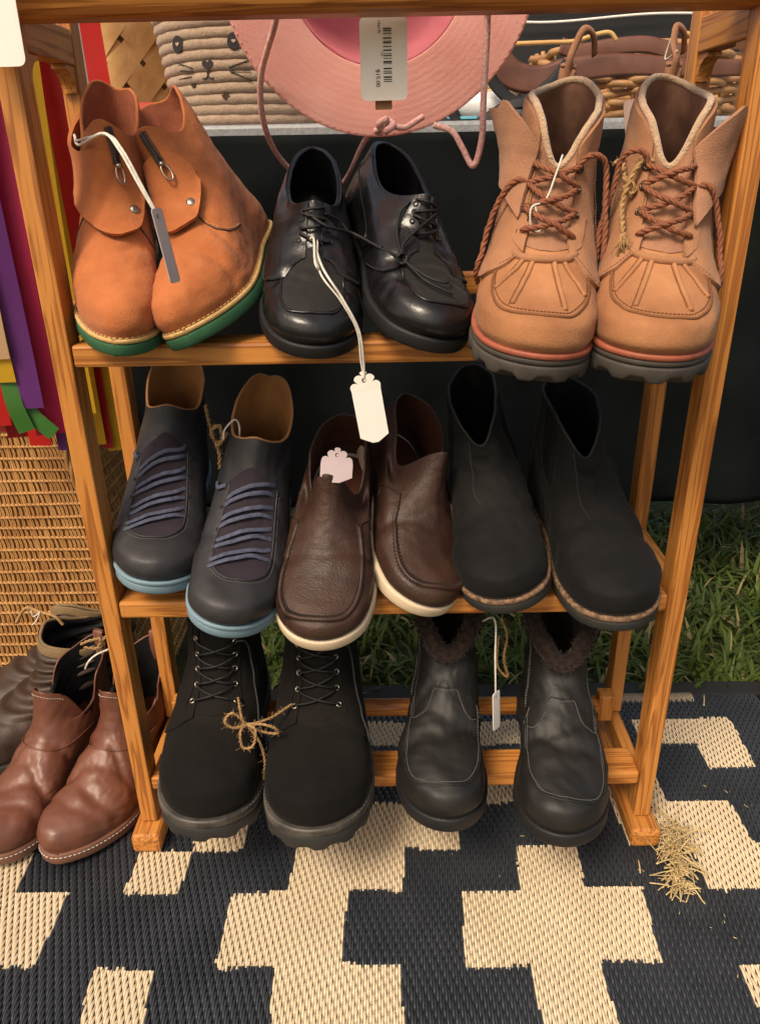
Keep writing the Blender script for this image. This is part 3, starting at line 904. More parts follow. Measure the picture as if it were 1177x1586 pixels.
# ------------------------------------------------------------------ black leather lace-ups
def lace_shoe(label, mtx, m):
    def dh(ph, t): return smooth01((t - .55) / .45) * (-.017 * np.exp(-((np.abs(ph) - 1.25) / .75) ** 2) + .004 * np.exp(-(ph / .5) ** 2))
    k = Last(.285, .0475,
             [(0, .285, .014), (.1, .288, .022), (.22, .283, .034), (.34, .266, .043), (.48, .231, .051), (.62, .190, .063), (.8, .166, .079), (1, .153, .093)],
             [(0, .003, .014), (.3, -.003, .032), (.6, .001, .056), (1, .008, .085)],
             [(0, 1), (.1, 1.03), (.22, 1.0), (.34, .94), (.48, .88), (.62, .80), (.8, .68), (1, .57)],
             [(0, 0), (.3, .05), (.6, .45), (.85, .9), (1, 1)], ROUND, .014, .010, m, dh,
             creases(9 + m, [(.232, .004, .2, .0015), (.222, .004, -.3, .0015), (.211, .005, .2, .0018), (.198, .004, -.15, .0012)], .0012))
    s = Shoe('lace_up_shoe', k, mtx, label, 'black lace-up shoes on the top shelf')
    s.sole([('outsole', -.001, .0135, .0040, M['black_rub']), ('heel_block', -.002, .0, -.002, M['black_rub'])])
    s.upper(M['black_lea'], name='vamp')
    s.lining(M['black_lin'], .40, binding=M['black_lea'], br=.0017)
    # dull apron on the vamp
    def apron(u, v):
        w = .030 * np.sqrt(np.clip(1 - (1 - np.clip(v / .45, 0, 1)) ** 3.0, 0, 1)) * (1 - .1 * v) + .0005
        return s.plan(w * (2 * u - 1), (.270 - .084 * v + 0 * u))
    s.patch('apron', apron, M['black_sue'], 34, 30, .0006, .0012)
    edge = [(-.027, .188), (-.0290, .220), (-.0285, .247), (-.022, .2645), (-.010, .2695), (0, .270), (.010, .2695), (.022, .2645), (.0285, .247), (.0290, .220), (.027, .188)]
    s.ptube('apron_seam', edge, .0013, M['black_lea'], 90, .0006)
    lowc = pchip([0, .14, .5, .9, 1.3, 1.5, 3.2], [.60, .585, .45, .30, .16, .10, .10])

    def quarter(sg):
        def fn(u, v):
            ph = .13 + .05 * v + u * (3.10 - .13); lo = lowc(ph)
            return sg * ph, lo + (1 - lo) * v
        return fn
    for sg in (1, -1):
        s.patch('quarter', quarter(sg), M['black_lea'], 70, 24, .0020, .0028)
        ed = [(sg * p, float(lowc(p)) + .012) for p in (.16, .3, .5, .7, .9, 1.1, 1.3)]
        s.stitch([ed], M['print_grey'], .0026, .0018, .0003, .0024)
        s.tube('heel_seam', [(sg * 1.75, .10, .0022), (sg * 1.7, .3, .0022), (sg * 1.95, .5, .0022), (sg * 2.4, .62, .0022), (sg * 3.1, .68, .0022)], .0008, M['black_lea'], 50, 5)
    eye = [.66, .74, .82, .90]
    s.eyelets([(sg * .27, t, .0024) for sg in (1, -1) for t in eye], M['black_rub'], .0022, .0008)
    # laces: bars across the throat
    for i, t in enumerate(eye):
        j = 1 if i % 2 else -1
        s.tube('lace', [(j * .27, t, .001), (j * .22, t, .0038), (0, t + .015, .0050), (-j * .22, min(t + .04, .97), .0038), (-j * .27, min(t + .045, .98), .001)], .0016, M['black_lace'], 30)
    return s


XL = lace_shoe('black leather lace-up shoe beside the orange boots, with a swing tag tied on', pose(-.0785, .790, .676, 3.0, 23.5, 5.0, 1.0), 1)
XR = lace_shoe('black leather lace-up shoe beside the tan boots, knotted lace end lying on its toe', pose(.0205, .789, .679, 15, 23, 12, 1.02), -1)


# ------------------------------------------------------------------ tan hiking boots
def tan_boot(label, mtx, m, flap):
    """flap: side in the picture (+1 left) on which the canvas collar flap hangs open"""
    def dh(ph, t): return smooth01((t - .75) / .25) * (-.040 * np.exp(-(ph / .62) ** 2) + .004 * np.sin(2 * ph))
    k = Last(.298, .0508,
             [(0, .298, .030), (.1, .302, .039), (.2, .298, .052), (.32, .282, .064), (.44, .250, .076), (.56, .212, .091), (.68, .174, .113), (.8, .150, .140), (1, .136, .184)],
             [(0, 0, .030), (.4, .002, .075), (.7, .010, .13), (1, .016, .192)],
             [(0, 1), (.1, 1.05), (.2, 1.05), (.32, 1.0), (.44, .94), (.56, .88), (.68, .79), (.8, .69), (1, .61)],
             [(0, 0), (.25, .05), (.5, .45), (.7, .9), (1, 1)], ROUND, .030, .012, m, dh,
             creases(20 + m, [(.20, .006, .3, .001)], .0016))
    s = Shoe('hiking_boot', k, mtx, label, 'tan hiking boots on the top shelf', 'boot')
    s.sole([('lug_sole', .005, .020, .0050, M['grey_sole'], .005), ('midsole', .0202, .0255, .0040, M['grey_sole']), ('welt', .0256, .0312, .0044, M['red_welt'])])
    s.upper(M['tan_toe'], name='vamp')
    s.lining(M['tan_dark'], .45, .004, binding=M['tan_lin'], br=.0032)
    # throat: canvas tongue, then two quarters that leave the throat open
    s.patch('tongue', lambda u, v: ((2 * u - 1) * (.42 + .1 * v), .575 + .40 * v), M['tan_canvas'], 24, 26, .0010, .0016)
    lowc = pchip([0, .3, .6, 1.0, 1.4, 1.7, 3.2], [.56, .55, .44, .31, .18, .06, .06])

    def quarter(sg):
        op = .34
        def fn(u, v):
            ph = op + .22 * v ** 1.5 + u * (3.12 - op - .22 * v ** 1.5); lo = lowc(ph)
            return sg * ph, lo + (.985 - lo) * v, .0012 * np.sin(v * 7 + u * 3)
        return fn
    for sg in (1, -1):
        s.patch('quarter', quarter(sg), M['tan'], 60, 30, .0030, .0042)
        s.stitch([[(sg * p, float(lowc(p)) + .014) for p in (.36, .6, .8, 1.0, 1.2, 1.5)],
                  [(sg * 1.05, .42), (sg * 1.15, .6), (sg * 1.2, .8)], [(sg * 1.12, .41), (sg * 1.22, .6), (sg * 1.27, .8)]], M['tan_seam'], .0032, .0022, .0004, .0036)
        s.stitch([[(sg * .42, .60), (sg * .44, .75), (sg * .5, .9)]], M['tan_seam'], .0032, .0022, .0004, .0036)
        # little leather tab at the foot of the eyestay
        s.patch('eyestay_tab', (lambda sg_: lambda u, v: (sg_ * (.30 + .42 * u * (1 - .5 * v)), .545 + .085 * (1 - v) * 1 + .02 * u))(sg), M['tan'], 14, 8, .0050, .003)
    # canvas flap folded outwards
    def fl(u, v):
        ph = .50 + 1.15 * u - .22 * (1 - v) * u
        hi = .965 + .03 * (u < .5) - .10 * np.abs(u - .45); lo = .66 - .05 * np.abs(u - .5) + .05 * (u - .2)
        return m * flap * ph, np.clip(lo + (hi - lo) * v, 0, 1), .004 + .027 * np.sin(u * PI * .62) * (.15 + .85 * v)
    s.patch('collar_flap', fl, M['tan_canvas'], 24, 20, .004, .0035)
    # apron seam with four ribs fanning out from the throat
    U = [(-.0385, .205), (-.0405, .235), (-.0365, .262), (-.023, .2815), (0, .2875), (.023, .2815), (.0365, .262), (.0405, .235), (.0385, .205)]
    s.ptube('apron_seam', U, .0013, M['tan_seam'], 100, .0002)
    U2 = [(x * .95, y - .0035) for x, y in U]
    s.pstitch([U2], M['tan_seam'], 100, space=.0032, ln=.0022, r=.0004, off=.0008)
    for x0, y0, x1, y1 in ((.016, .213, .0372, .247), (.009, .218, .0215, .2745), (-.009, .218, -.0215, .2745), (-.016, .213, -.0372, .247)):
        s.ptube('rib', [(x0, y0), ((x0 + x1) / 2, (y0 + y1) / 2 + .001), (x1, y1)], .0021, M['tan_toe'], 30, .0003, 8)
        s.pstitch([[(x0 + .003, y0), (x1 + .003, y1)]], M['tan_seam'], 30, space=.003, ln=.002, r=.0004, off=.0005)
    s.ptube('throat_band', [(-.026, .204), (-.015, .2135), (0, .2165), (.015, .2135), (.026, .204)], .0038, M['tan'], 40, .0012, 8)
    # rope laces
    eye = [.60, .67, .75, .84]
    s.eyelets([(sg * (.42 + .04 * i), t, .0036) for sg in (1, -1) for i, t in enumerate(eye)], M['dark_metal'], .0036, .0012)
    mb = MB()
    for i in range(3):
        j = 1 if i % 2 else -1
        a0 = .42 + .04 * i
        for jj in (j, -j):
            d = .010 if jj == j else .0065
            ropeVF(mb, s.path([(jj * a0, eye[i], .002), (jj * (a0 - .1), eye[i] + .005, .008), (0, (eye[i] + eye[i + 1]) / 2 - .01, d + .004), (-jj * (a0 - .06), eye[i + 1] - .008, .008), (-jj * (a0 + .04), eye[i + 1], .002)], 40), .0025)
    # one free end looping from the top eyelet down the outside of the boot
    ropeVF(mb, s.path([(m * -flap * .5, .84, .004), (m * -flap * .62, .90, .014), (m * -flap * .8, .82, .020), (m * -flap * .95, .66, .016), (m * -flap * 1.1, .48, .010), (m * -flap * 1.25, .30, .007), (m * -flap * 1.3, .16, .006)], 70), .0025)
    ropeVF(mb, s.path([(m * flap * .50, .75, .004), (m * flap * .66, .73, .014), (m * flap * .95, .62, .012), (m * flap * 1.2, .45, .009), (m * flap * 1.3, .28, .008), (m * flap * 1.45, .12, .006)], 70), .0025)
    mb.build('lace', M['rust'], s.root)
    # pull tab at the heel
    a = s.path([(PI, .93, .002), (PI, .99, .003)], 3)
    c = a[-1]
    th = np.linspace(0, PI, 14)
    L_ = np.stack([0 * th + c[0], c[1] - .006 + .007 * np.cos(th), c[2] - .012 + .026 * np.sin(th) ** .8], 1)
    mk('pull_tab', *tubeVF(L_, .0014, 8, False, .0080, np.stack([0 * th, -np.cos(th), np.sin(th)], 1)), M['tan_canvas'], s.root)
    return s


TL = tan_boot('tan nubuck hiking boot beside the black lace-ups, white string on its laces', pose(.1310, .7265, .655, -11, 14, 6), 1, 1)
TR = tan_boot('tan nubuck hiking boot next to the right post, jute twine tied to its lace hooks', pose(.2365, .718, .653, -13, 14, 3), -1, -1)


# ------------------------------------------------------------------ charcoal lace-up ankle shoes with pale blue soles
def blue_shoe(label, mtx, m):
    def dh(ph, t): return smooth01((t - .7) / .3) * (-.014 * np.exp(-((np.abs(ph) - 1.2) / .5) ** 2) + .010 * np.exp(-(ph / .45) ** 2) + .01 * np.exp(-((np.abs(ph) - 2.6) / .6) ** 2))
    k = Last(.285, .0505,
             [(0, .285, .017), (.1, .288, .027), (.22, .283, .041), (.34, .264, .052), (.46, .231, .063), (.58, .192, .079), (.7, .158, .099), (.85, .137, .121), (1, .124, .146)],
             [(0, 0, .017), (.4, .0, .065), (.7, .006, .11), (1, .002, .158)],
             [(0, 1), (.1, 1.04), (.22, 1.03), (.34, .98), (.46, .92), (.58, .85), (.7, .77), (.85, .70), (1, .68)],
             [(0, 0), (.25, .05), (.5, .45), (.7, .9), (1, 1)], ROUND, .017, .014, m, dh, creases(31 + m, [(.205, .006, .3, .001)], .0012))
    s = Shoe('ankle_shoe', k, mtx, label, 'charcoal lace-up shoes with pale blue soles')
    s.sole([('sole', 0, .0125, .0030, M['blue_sole']), ('sole_rim', .0126, .0185, .0042, M['blue_sole'])])
    s.upper(M['navy'])
    s.lining(M['tan_leather'], .42, .0035, binding=M['tan_leather'], br=.0017)

    def tongue(u, v):
        w = .031 * np.sqrt(np.clip(1 - (1 - np.clip(v / .28, 0, 1)) ** 3, 0, 1)) * (1 - .12 * v) + .0004
        return s.plan(w * (2 * u - 1) + m * .003, .248 - .112 * v + 0 * u)
    s.patch('tongue', tongue, M['navy_tongue'], 30, 40, .0005, .0012)
    U = [(m * .003 + x, y) for x, y in ((-.026, .138), (-.028, .168), (-.0305, .205), (-.028, .232), (-.015, .246), (0, .2485), (.015, .246), (.028, .232), (.0305, .205), (.028, .168), (.026, .138))]
    s.ptube('panel_edge', U, .0011, M['navy'], 90, .0006)
    s.pstitch([[(x * 1.1, y + .003) for x, y in U]], M['grey_thread'], 90, space=.003, ln=.002, r=.0003, off=.0004)
    rows = [.223, .215, .200, .192, .177, .169, .154, .147]
    for i, y in enumerate(rows):
        a, b = s.plan([.034 - .0009 * i + m * .003, .015, 0, -.015, -.030 + .0009 * i + m * .003], [y + .009, y + .006, y + .001, y - .005, y - .010 - .003 * (i % 2)])
        s.flat('lace', [(a[0], b[0], .0002), (a[1], b[1], .0040), (a[2], b[2], .0050), (a[3], b[3], .0038), (a[4], b[4], .0002)], .0026, .0008, M['blue_lace'])
    s.eyelets([(a_, b_, .0006) for a_, b_ in zip(*[x for x in s.plan(np.repeat([.031, -.031], 4) + m * .003, np.tile([.212, .188, .164, .141], 2))])], M['black_rub'], .0016, .0007)
    a, b = s.plan([.030 + m * .003, .034, .037], [.139, .137, .128])
    s.flat('lace', [(a[0], b[0], .001), (a[1], b[1], .004), (a[2], b[2], .003)], .0028, .0009, M['blue_lace'], 16)
    return s


NL = blue_shoe('charcoal leather ankle shoe with slate laces and pale blue sole, nearest the left post', pose(-.2685, .803, .398, 5, 12.5, 7), 1)
NR = blue_shoe('charcoal leather ankle shoe with pale blue sole, leaning against the brown loafers', pose(-.1740, .757, .3755, -1, 15, 10), -1)


# ------------------------------------------------------------------ brown moccasin loafers
def loafer(label, mtx, m):
    def dh(ph, t): return smooth01((t - .45) / .55) * (-.044 * np.exp(-((np.abs(ph) - .95) / .42) ** 2) - .012 * np.exp(-((np.abs(ph) - 1.6) / .6) ** 2) + .004 * np.exp(-(ph / .4) ** 2))
    k = Last(.29, .0518,
             [(0, .29, .016), (.1, .293, .024), (.2, .289, .034), (.32, .271, .043), (.45, .236, .053), (.6, .197, .070), (.8, .168, .094), (1, .152, .120)],
             [(0, .003, .016), (.4, -.002, .04), (.7, .002, .062), (1, .010, .088)],
             [(0, 1), (.1, 1.04), (.2, 1.03), (.32, .97), (.45, .90), (.6, .82), (.8, .72), (1, .64)],
             [(0, 0), (.3, .05), (.6, .45), (.85, .9), (1, 1)], ROUND, .016, .010, m, dh,
             creases(41 + m, [(.205, .007, .1, .0016), (.19, .006, -.2, .001)], .0013))
    s = Shoe('loafer', k, mtx, label, 'brown loafers on the middle shelf')
    s.sole([('sole', 0, .0155, .0045, M['cream_sole'])])
    s.upper(M['brown'])
    s.lining(M['brown_in'], .35, .003, binding=M['brown'], br=.0016)
    U = [(-.033, .168), (-.0385, .195), (-.0415, .225), (-.0395, .252), (-.030, .271), (-.016, .2785), (0, .280), (.016, .2785), (.030, .271), (.0395, .252), (.0415, .225), (.0385, .195), (.033, .168)]
    s.ptube('apron_seam', U, .0022, M['brown'], 120, .0010, 8)
    Ui = [(x * .94, y - .0035) for x, y in U]
    s.ptube('apron_groove', Ui, .0008, M['brown_seam'], 120, .0, 5)
    # whip stitches across the ridge
    Q = s.pplan(U, 75, .0026); P0 = s.raw(Q)
    Qa = s.pplan([(x * 1.055, y + .003) for x, y in U], 75, .0008); Pa = s.raw(Qa); Qb = s.pplan([(x * .93, y - .004) for x, y in U], 75, .0008); Pb = s.raw(Qb)
    mb = MB()
    for i in range(1, 74):
        mb.add(*tubeVF([Pa[i], P0[i] , Pb[i]], .00065, 5))
    mb.build('apron_stitching', M['brown_seam'], s.root)
    # side gussets where the apron leaves the quarter, and heel seam
    for sg in (1, -1):
        a, b = s.plan([sg * .0335, sg * .0375], [.168, .158])
        s.tube('side_seam', [(a[0], b[0], .001), (a[1], b[1], .001), (sg * m * 1.45, .40, .0008), (sg * m * 1.6, .2, .0006)], .0009, M['brown_seam'], 30, 5)
    s.stitch([[(p, .035) for p in np.linspace(-2.4, 2.4, 20)]], M['brown_seam'], .004, .003, .0005, .0008)
    return s


LL = loafer('dark brown loafer with a small tag inside, toe hanging lowest on the middle shelf', pose(-.0725, .760, .377, -6.5, 22.5, 2, 1.02), 1)
LR = loafer('dark brown loafer tipped sideways showing its pale sole, beside the black pull-on boots', pose(.0190, .806, .389, 9.5, 25, 20, 1.01), -1)


# ------------------------------------------------------------------ black pull-on boots with cork welt
def pull_boot(label, mtx, m):
    def dh(ph, t): return smooth01((t - .72) / .28) * (-.036 * np.exp(-(ph / .75) ** 2) + .006 * np.exp(-((np.abs(ph) - 1.5) / .5) ** 2))
    k = Last(.287, .0508,
             [(0, .287, .020), (.1, .290, .031), (.22, .286, .045), (.34, .266, .057), (.46, .233, .068), (.58, .192, .085), (.7, .160, .104), (.85, .142, .130), (1, .132, .160)],
             [(0, 0, .020), (.4, .001, .07), (.7, .008, .12), (1, .004, .165)],
             [(0, 1), (.1, 1.04), (.22, 1.03), (.34, .98), (.46, .92), (.58, .83), (.7, .73), (.85, .63), (1, .57)],
             [(0, 0), (.25, .05), (.5, .45), (.7, .9), (1, 1)], ROUND, .020, .010, m, dh,
             creases(51 + m, [(.195, .010, .2, .0026), (.165, .009, -.4, .0022)], .0020))
    s = Shoe('pull_on_boot', k, mtx, label, 'black pull-on boots on the middle shelf', 'boot')
    s.sole([('sole', 0, .013, .0040, M['dark_sole']), ('welt', .0131, .0200, .0046, M['cork'])])
    s.upper(M['chel'])
    s.lining(M['black_lin'], .42, .003, binding=M['black_rub'], br=.0018)
    lo = [(m * -1.0, .97), (m * -.95, .80), (m * -.85, .62), (m * -1.0, .55), (m * -1.25, .58), (m * -1.35, .75), (m * -1.4, .97)]
    def gore(sg):
        def fn(u, v):
            c = 1.25 + (u - .5) * (.62 * (.55 + .45 * v)); t = .60 + .38 * v + .05 * (2 * u - 1) ** 2 * (1 - v)
            return sg * c, t
        return fn
    for sg in (1, -1):
        s.patch('elastic_gore', gore(sg), M['black_lin'], 18, 18, .0006, .001)
        s.stitch([[(sg * .90, .97), (sg * .98, .8), (sg * 1.05, .64), (sg * 1.25, .57), (sg * 1.45, .64), (sg * 1.56, .8), (sg * 1.6, .97)]], M['dark_sole'], .003, .002, .0004, .0008)
    s.tube('vamp_seam', [(m * .45, .98, .0004), (m * .42, .8, .0004), (m * .38, .64, .0004), (m * .2, .58, .0004)], .0007, M['dark_sole'], 40, 5)
    s.stitch([[(p, .03) for p in np.linspace(-2.2, 2.2, 20)]], M['dark_sole'], .004, .003, .0005, .0008)
    return s


CL = pull_boot('black nubuck pull-on boot with speckled cork welt, between the loafers and its pair', pose(.1285, .786, .3835, -2, 12, -12), 1)
CR = pull_boot('black nubuck pull-on boot with speckled cork welt, against the right post', pose(.2340, .757, .377, 7, 10.5, -5), -1)


# ------------------------------------------------------------------ black nubuck work boots
def work_boot(label, mtx, m):
    def dh(ph, t): return smooth01((t - .8) / .2) * (.010 * np.exp(-(ph / .5) ** 2) + .004 * np.sin(2 * ph))
    k = Last(.302, .0590,
             [(0, .302, .032), (.1, .305, .044), (.2, .301, .062), (.32, .280, .078), (.44, .244, .090), (.56, .204, .102), (.68, .172, .118), (.8, .155, .142), (1, .145, .185)],
             [(0, 0, .032), (.4, .002, .075), (.7, .012, .125), (1, .012, .185)],
             [(0, 1), (.1, 1.04), (.2, 1.03), (.32, .98), (.44, .92), (.56, .86), (.68, .78), (.8, .72), (1, .72)],
             [(0, 0), (.25, .05), (.5, .45), (.7, .9), (1, 1)], ROUND, .032, .008, m, dh,
             creases(61 + m, [(.205, .008, .2, .0014)], .0016))
    s = Shoe('work_boot', k, mtx, label, 'black nubuck work boots on the bottom shelf', 'boot')
    s.sole([('lug_sole', 0, .021, .0055, M['dark_sole'], .005), ('welt', .0212, .0325, .0068, M['timb_welt'])])
    s.upper(M['timb'], name='vamp')
    s.lining(M['black_lin'], .5, .004, binding=M['timb'], br=.003)
    s.patch('tongue', lambda u, v: ((2 * u - 1) * (.36 + .08 * v), .565 + .42 * v), M['timb'], 20, 26, .0010, .0016)
    lowc = pchip([0, .3, .6, 1.0, 1.4, 1.7, 3.2], [.545, .54, .46, .33, .18, .04, .04])

    def quarter(sg):
        def fn(u, v):
            ph = .33 + .12 * v + u * (3.12 - .33 - .12 * v); lo = lowc(ph)
            return sg * ph, lo + (.985 - lo) * v
        return fn
    for sg in (1, -1):
        s.patch('quarter', quarter(sg), M['timb'], 60, 28, .0026, .0038)
        s.tube('eyestay_edge', [(sg * .55, .55, .0030), (sg * .58, .7, .0030), (sg * .66, .98, .0030)], .0008, M['timb'], 30, 5)
    s.stitch([[(p, .012) for p in np.linspace(-2.3, 2.3, 30)]], M['grey_thread'], .006, .0045, .0007, .0052, 'welt_stitching')
    eye = [.60, .68, .76, .84, .92]
    s.eyelets([(sg * (.44 + .02 * i), t, .0036) for sg in (1, -1) for i, t in enumerate(eye)], M['metal'], .0030, .0011)
    for i in range(4):
        for jj in (1, -1):
            a = .44 + .02 * i
            s.tube('lace', [(jj * a, eye[i], .002), (jj * (a - .12), eye[i] + .012, .006), (0, (eye[i] + eye[i + 1]) / 2, .007 + .001 * jj), (-jj * (a - .1), eye[i + 1] - .012, .006), (-jj * (a + .02), eye[i + 1], .002)], .0014, M['black_lace'], 36)
    s.tube('lace', [(m * -.52, .92, .003), (m * -.7, .90, .012), (m * -.8, .7, .014), (m * -.85, .5, .010), (m * -.95, .3, .006)], .0016, M['black_lace'], 50)
    return s


WL = work_boot('black nubuck work boot on the bottom shelf against the left post, dusty welt', pose(-.2215, .7397, .1075, 1.2, 0, 1.0), 1)
WR = work_boot('black nubuck work boot on the bottom shelf beside the fleece-lined boots, dusty welt', pose(-.0910, .727, .1075, 1.5, 0, -.4, 1.01), -1)


# ------------------------------------------------------------------ fleece-lined black boots
def fleece_boot(label, mtx, m):
    def dh(ph, t): return smooth01((t - .7) / .3) * (-.040 * np.exp(-(ph / .85) ** 2))
    k = Last(.287, .0525,
             [(0, .287, .018), (.1, .290, .030), (.2, .286, .046), (.32, .266, .060), (.44, .233, .072), (.56, .194, .087), (.68, .163, .108), (.82, .145, .140), (1, .138, .190)],
             [(0, 0, .018), (.4, .001, .07), (.7, .010, .125), (1, .008, .18)],
             [(0, 1), (.1, 1.03), (.2, 1.02), (.32, .97), (.44, .91), (.56, .84), (.68, .76), (.82, .68), (1, .66)],
             [(0, 0), (.25, .05), (.5, .45), (.7, .9), (1, 1)], FOOT, .018, .010, m, dh,
             creases(71 + m, [(.205, .010, .3, .0022), (.185, .008, -.3, .0018), (.15, .01, .2, .002)], .0018))
    s = Shoe('fleece_boot', k, mtx, label, 'fleece-lined black boots on the bottom shelf', 'boot')
    s.sole([('sole', 0, .0185, .0042, M['black_rub'])])
    s.upper(M['fur_lea'])
    s.lining(M['fur'], .45, .006)
    # vamp panel and side seams
    U = [(-.0415, .150), (-.0435, .185), (-.0445, .215), (-.0425, .240), (-.033, .262), (-.017, .2715), (0, .2735), (.017, .2715), (.033, .262), (.0425, .240), (.0445, .215), (.0435, .185), (.0415, .150)]
    s.ptube('toe_seam', U, .0011, M['fur_lea'], 110, .0004)
    s.pstitch([[(x * .955, y - .0035) for x, y in U]], M['grey_thread'], 110, space=.0032, ln=.0023, r=.0004, off=.0005)
    V_ = [(-.85, .50), (-.62, .54), (-.45, .60), (-.36, .685), (-.2, .70), (0, .70), (.2, .70), (.36, .685), (.45, .60), (.62, .54), (.85, .50), (1.0, .60), (1.1, .8)]
    s.tube('vamp_seam', [(a, b, .0004) for a, b in V_], .0009, M['fur_lea'], 90, 5)
    s.stitch([[(a, b - .012) for a, b in V_]], M['grey_thread'], .0032, .0022, .0004, .0008)
    s.stitch([[(m * 1.30, .95), (m * 1.2, .75), (m * 1.15, .6), (m * 1.2, .5)], [(m * 1.37, .95), (m * 1.27, .75), (m * 1.22, .6), (m * 1.27, .5)]], M['grey_thread'], .0032, .0022, .0004, .0008)
    # fleece trim round the collar: a soft roll with curly tufts standing on it
    ph = np.arange(NP) * 2 * PI / NP
    B = k.S(ph, .985 + 0 * ph, .001)
    V, F = tubeVF(B, .0105, 10, True)
    V = V + .0015 * wob(V, 120, 5)[:, None]
    tr = mk('fleece_trim', V, F, M['fur'], s.root)
    mb = MB()
    g = np.random.default_rng(5 + m)
    T, N1, B1 = frames(B, True)
    for q in range(1500):
        i = g.integers(NP); th = g.uniform(0, 2 * PI)
        d = N1[i] * math.cos(th) + B1[i] * math.sin(th)
        c = B[i] + T[i] * g.uniform(-.0015, .0015) + d * .0095
        d2 = d + g.normal(size=3) * .5; d2 /= np.linalg.norm(d2); sd_ = np.cross(d2, g.normal(size=3)); sd_ /= np.linalg.norm(sd_)
        l = g.uniform(.003, .0065); w = .0011
        mb.add([c - sd_ * w, c + sd_ * w, c + d2 * l * .6 + sd_ * w * 1.6, c + d2 * l + sd_ * .003, c + d2 * l * .7 - sd_ * w * .2], [(0, 1, 2, 4), (4, 2, 3)])
    tag(mb.build('fleece_tufts', M['fur'], s.root, False), kind='stuff')
    return s


FL = fleece_boot('black leather boot with brown fleece collar, beside the work boots on the bottom shelf', pose(.0590, .7325, .1072, -6.5, 0, .5), 1)
FR = fleece_boot('black leather boot with brown fleece collar, at the right end of the bottom shelf', pose(.2000, .708, .1072, -5, 0, .6), -1)


# ------------------------------------------------------------------ shoes on the rug at the left
def slip_boot(label, mtx, m, group='cognac ankle boots on the rug'):
    def dh(ph, t):
        return smooth01((t - .72) / .28) * (.010 * np.exp(-(ph / .55) ** 2) - .052 * np.exp(-((np.abs(ph) - 1.25) / .33) ** 2) + .016 * np.exp(-((np.abs(ph) - PI) / .8) ** 2))
    k = Last(.268, .0475,
             [(0, .268, .016), (.1, .270, .026), (.22, .264, .042), (.34, .244, .054), (.46, .212, .064), (.58, .178, .080), (.7, .150, .100), (.85, .135, .122), (1, .126, .150)],
             [(0, 0, .016), (.4, .0, .06), (.7, .006, .11), (1, .0, .155)],
             [(0, 1), (.1, 1.04), (.22, 1.03), (.34, .97), (.46, .9), (.58, .83), (.7, .76), (.85, .72), (1, .76)],
             [(0, 0), (.25, .05), (.5, .45), (.7, .9), (1, 1)], POINT, .016, .008, m, dh,
             creases(81 + m, [(.20, .008, .3, .0022), (.175, .007, -.35, .0024), (.15, .006, .4, .002), (.225, .006, .1, .0012)], .0018))
    s = Shoe('ankle_boot', k, mtx, label, group, 'boot')
    s.sole([('cup_sole', 0, .0165, .0035, M['cognac_sole'])])
    s.upper(M['cognac'])
    s.lining(M['black_lin'], .45, .003, binding=M['cognac'], br=.0013)
    s.tube('ankle_seam', [(-1.7, .58, .0008), (-1.0, .60, .0008), (0, .66, .0010), (1.0, .60, .0008), (1.7, .58, .0008)], .0011, M['cognac'], 60, 6)
    s.tube('collar_piping', [(p, 1.0, -.001) for p in np.linspace(-.7, .7, 20)], .0015, M['cognac'], 40, 6)
    s.stitch([[(p, .975) for p in np.linspace(-.75, .75, 16)]], M['string'], .0032, .002, .0004, .0008)
    # stitched line round the cup sole
    P = k.foot * [k.W, k.L]
    T = np.roll(P, -1, 0) - np.roll(P, 1, 0); n = np.stack([-T[:, 1], T[:, 0]], 1); n /= np.linalg.norm(n, axis=1)[:, None]
    if np.sum(n * (P - P.mean(0))) < 0: n = -n
    Q = P + n * .0037
    C_ = np.stack([Q[:, 0] * m, Q[:, 1], .0115 + k.spr(Q[:, 1])], 1); C_ = np.vstack([C_, C_[:1]])
    q = np.concatenate([[0], np.cumsum(np.linalg.norm(np.diff(C_, axis=0), axis=1))]); mb = MB()
    for a in np.arange(0, q[-1] - .004, .0055):
        mb.add(*tubeVF(np.stack([np.interp([a, a + .002, a + .004], q, C_[:, i]) for i in range(3)], 1), .0005, 4))
    mb.build('sole_stitching', M['string'], s.root)
    # pull tab at the heel
    c = k.S(np.array([PI]), np.array([.97]), .001)[0]
    th = np.linspace(-.35, PI, 14)
    L_ = np.stack([0 * th + c[0], c[1] + .004 - .006 * np.cos(th) * -1 - .004, c[2] - .022 + .034 * np.sin(np.clip(th, 0, PI)) ** .7 - .03 * (th < 0)], 1)
    mk('pull_tab', *tubeVF(L_, .0012, 8, False, .0085, np.stack([0 * th, np.cos(th) * .3 - .9, np.sin(th)], 1)), M['cognac'], s.root)
    return s


BR = slip_boot('glossy reddish brown ankle boot on the rug beside the left post, whole toe in view', pose(-.402, .757, .0095, -15, 0, 0, 1.02), -1)
BL = slip_boot('glossy reddish brown ankle boot on the rug, its toe cut off by the left edge', pose(-.500, .762, .0095, -19, 0, 0, 1.02), 1)


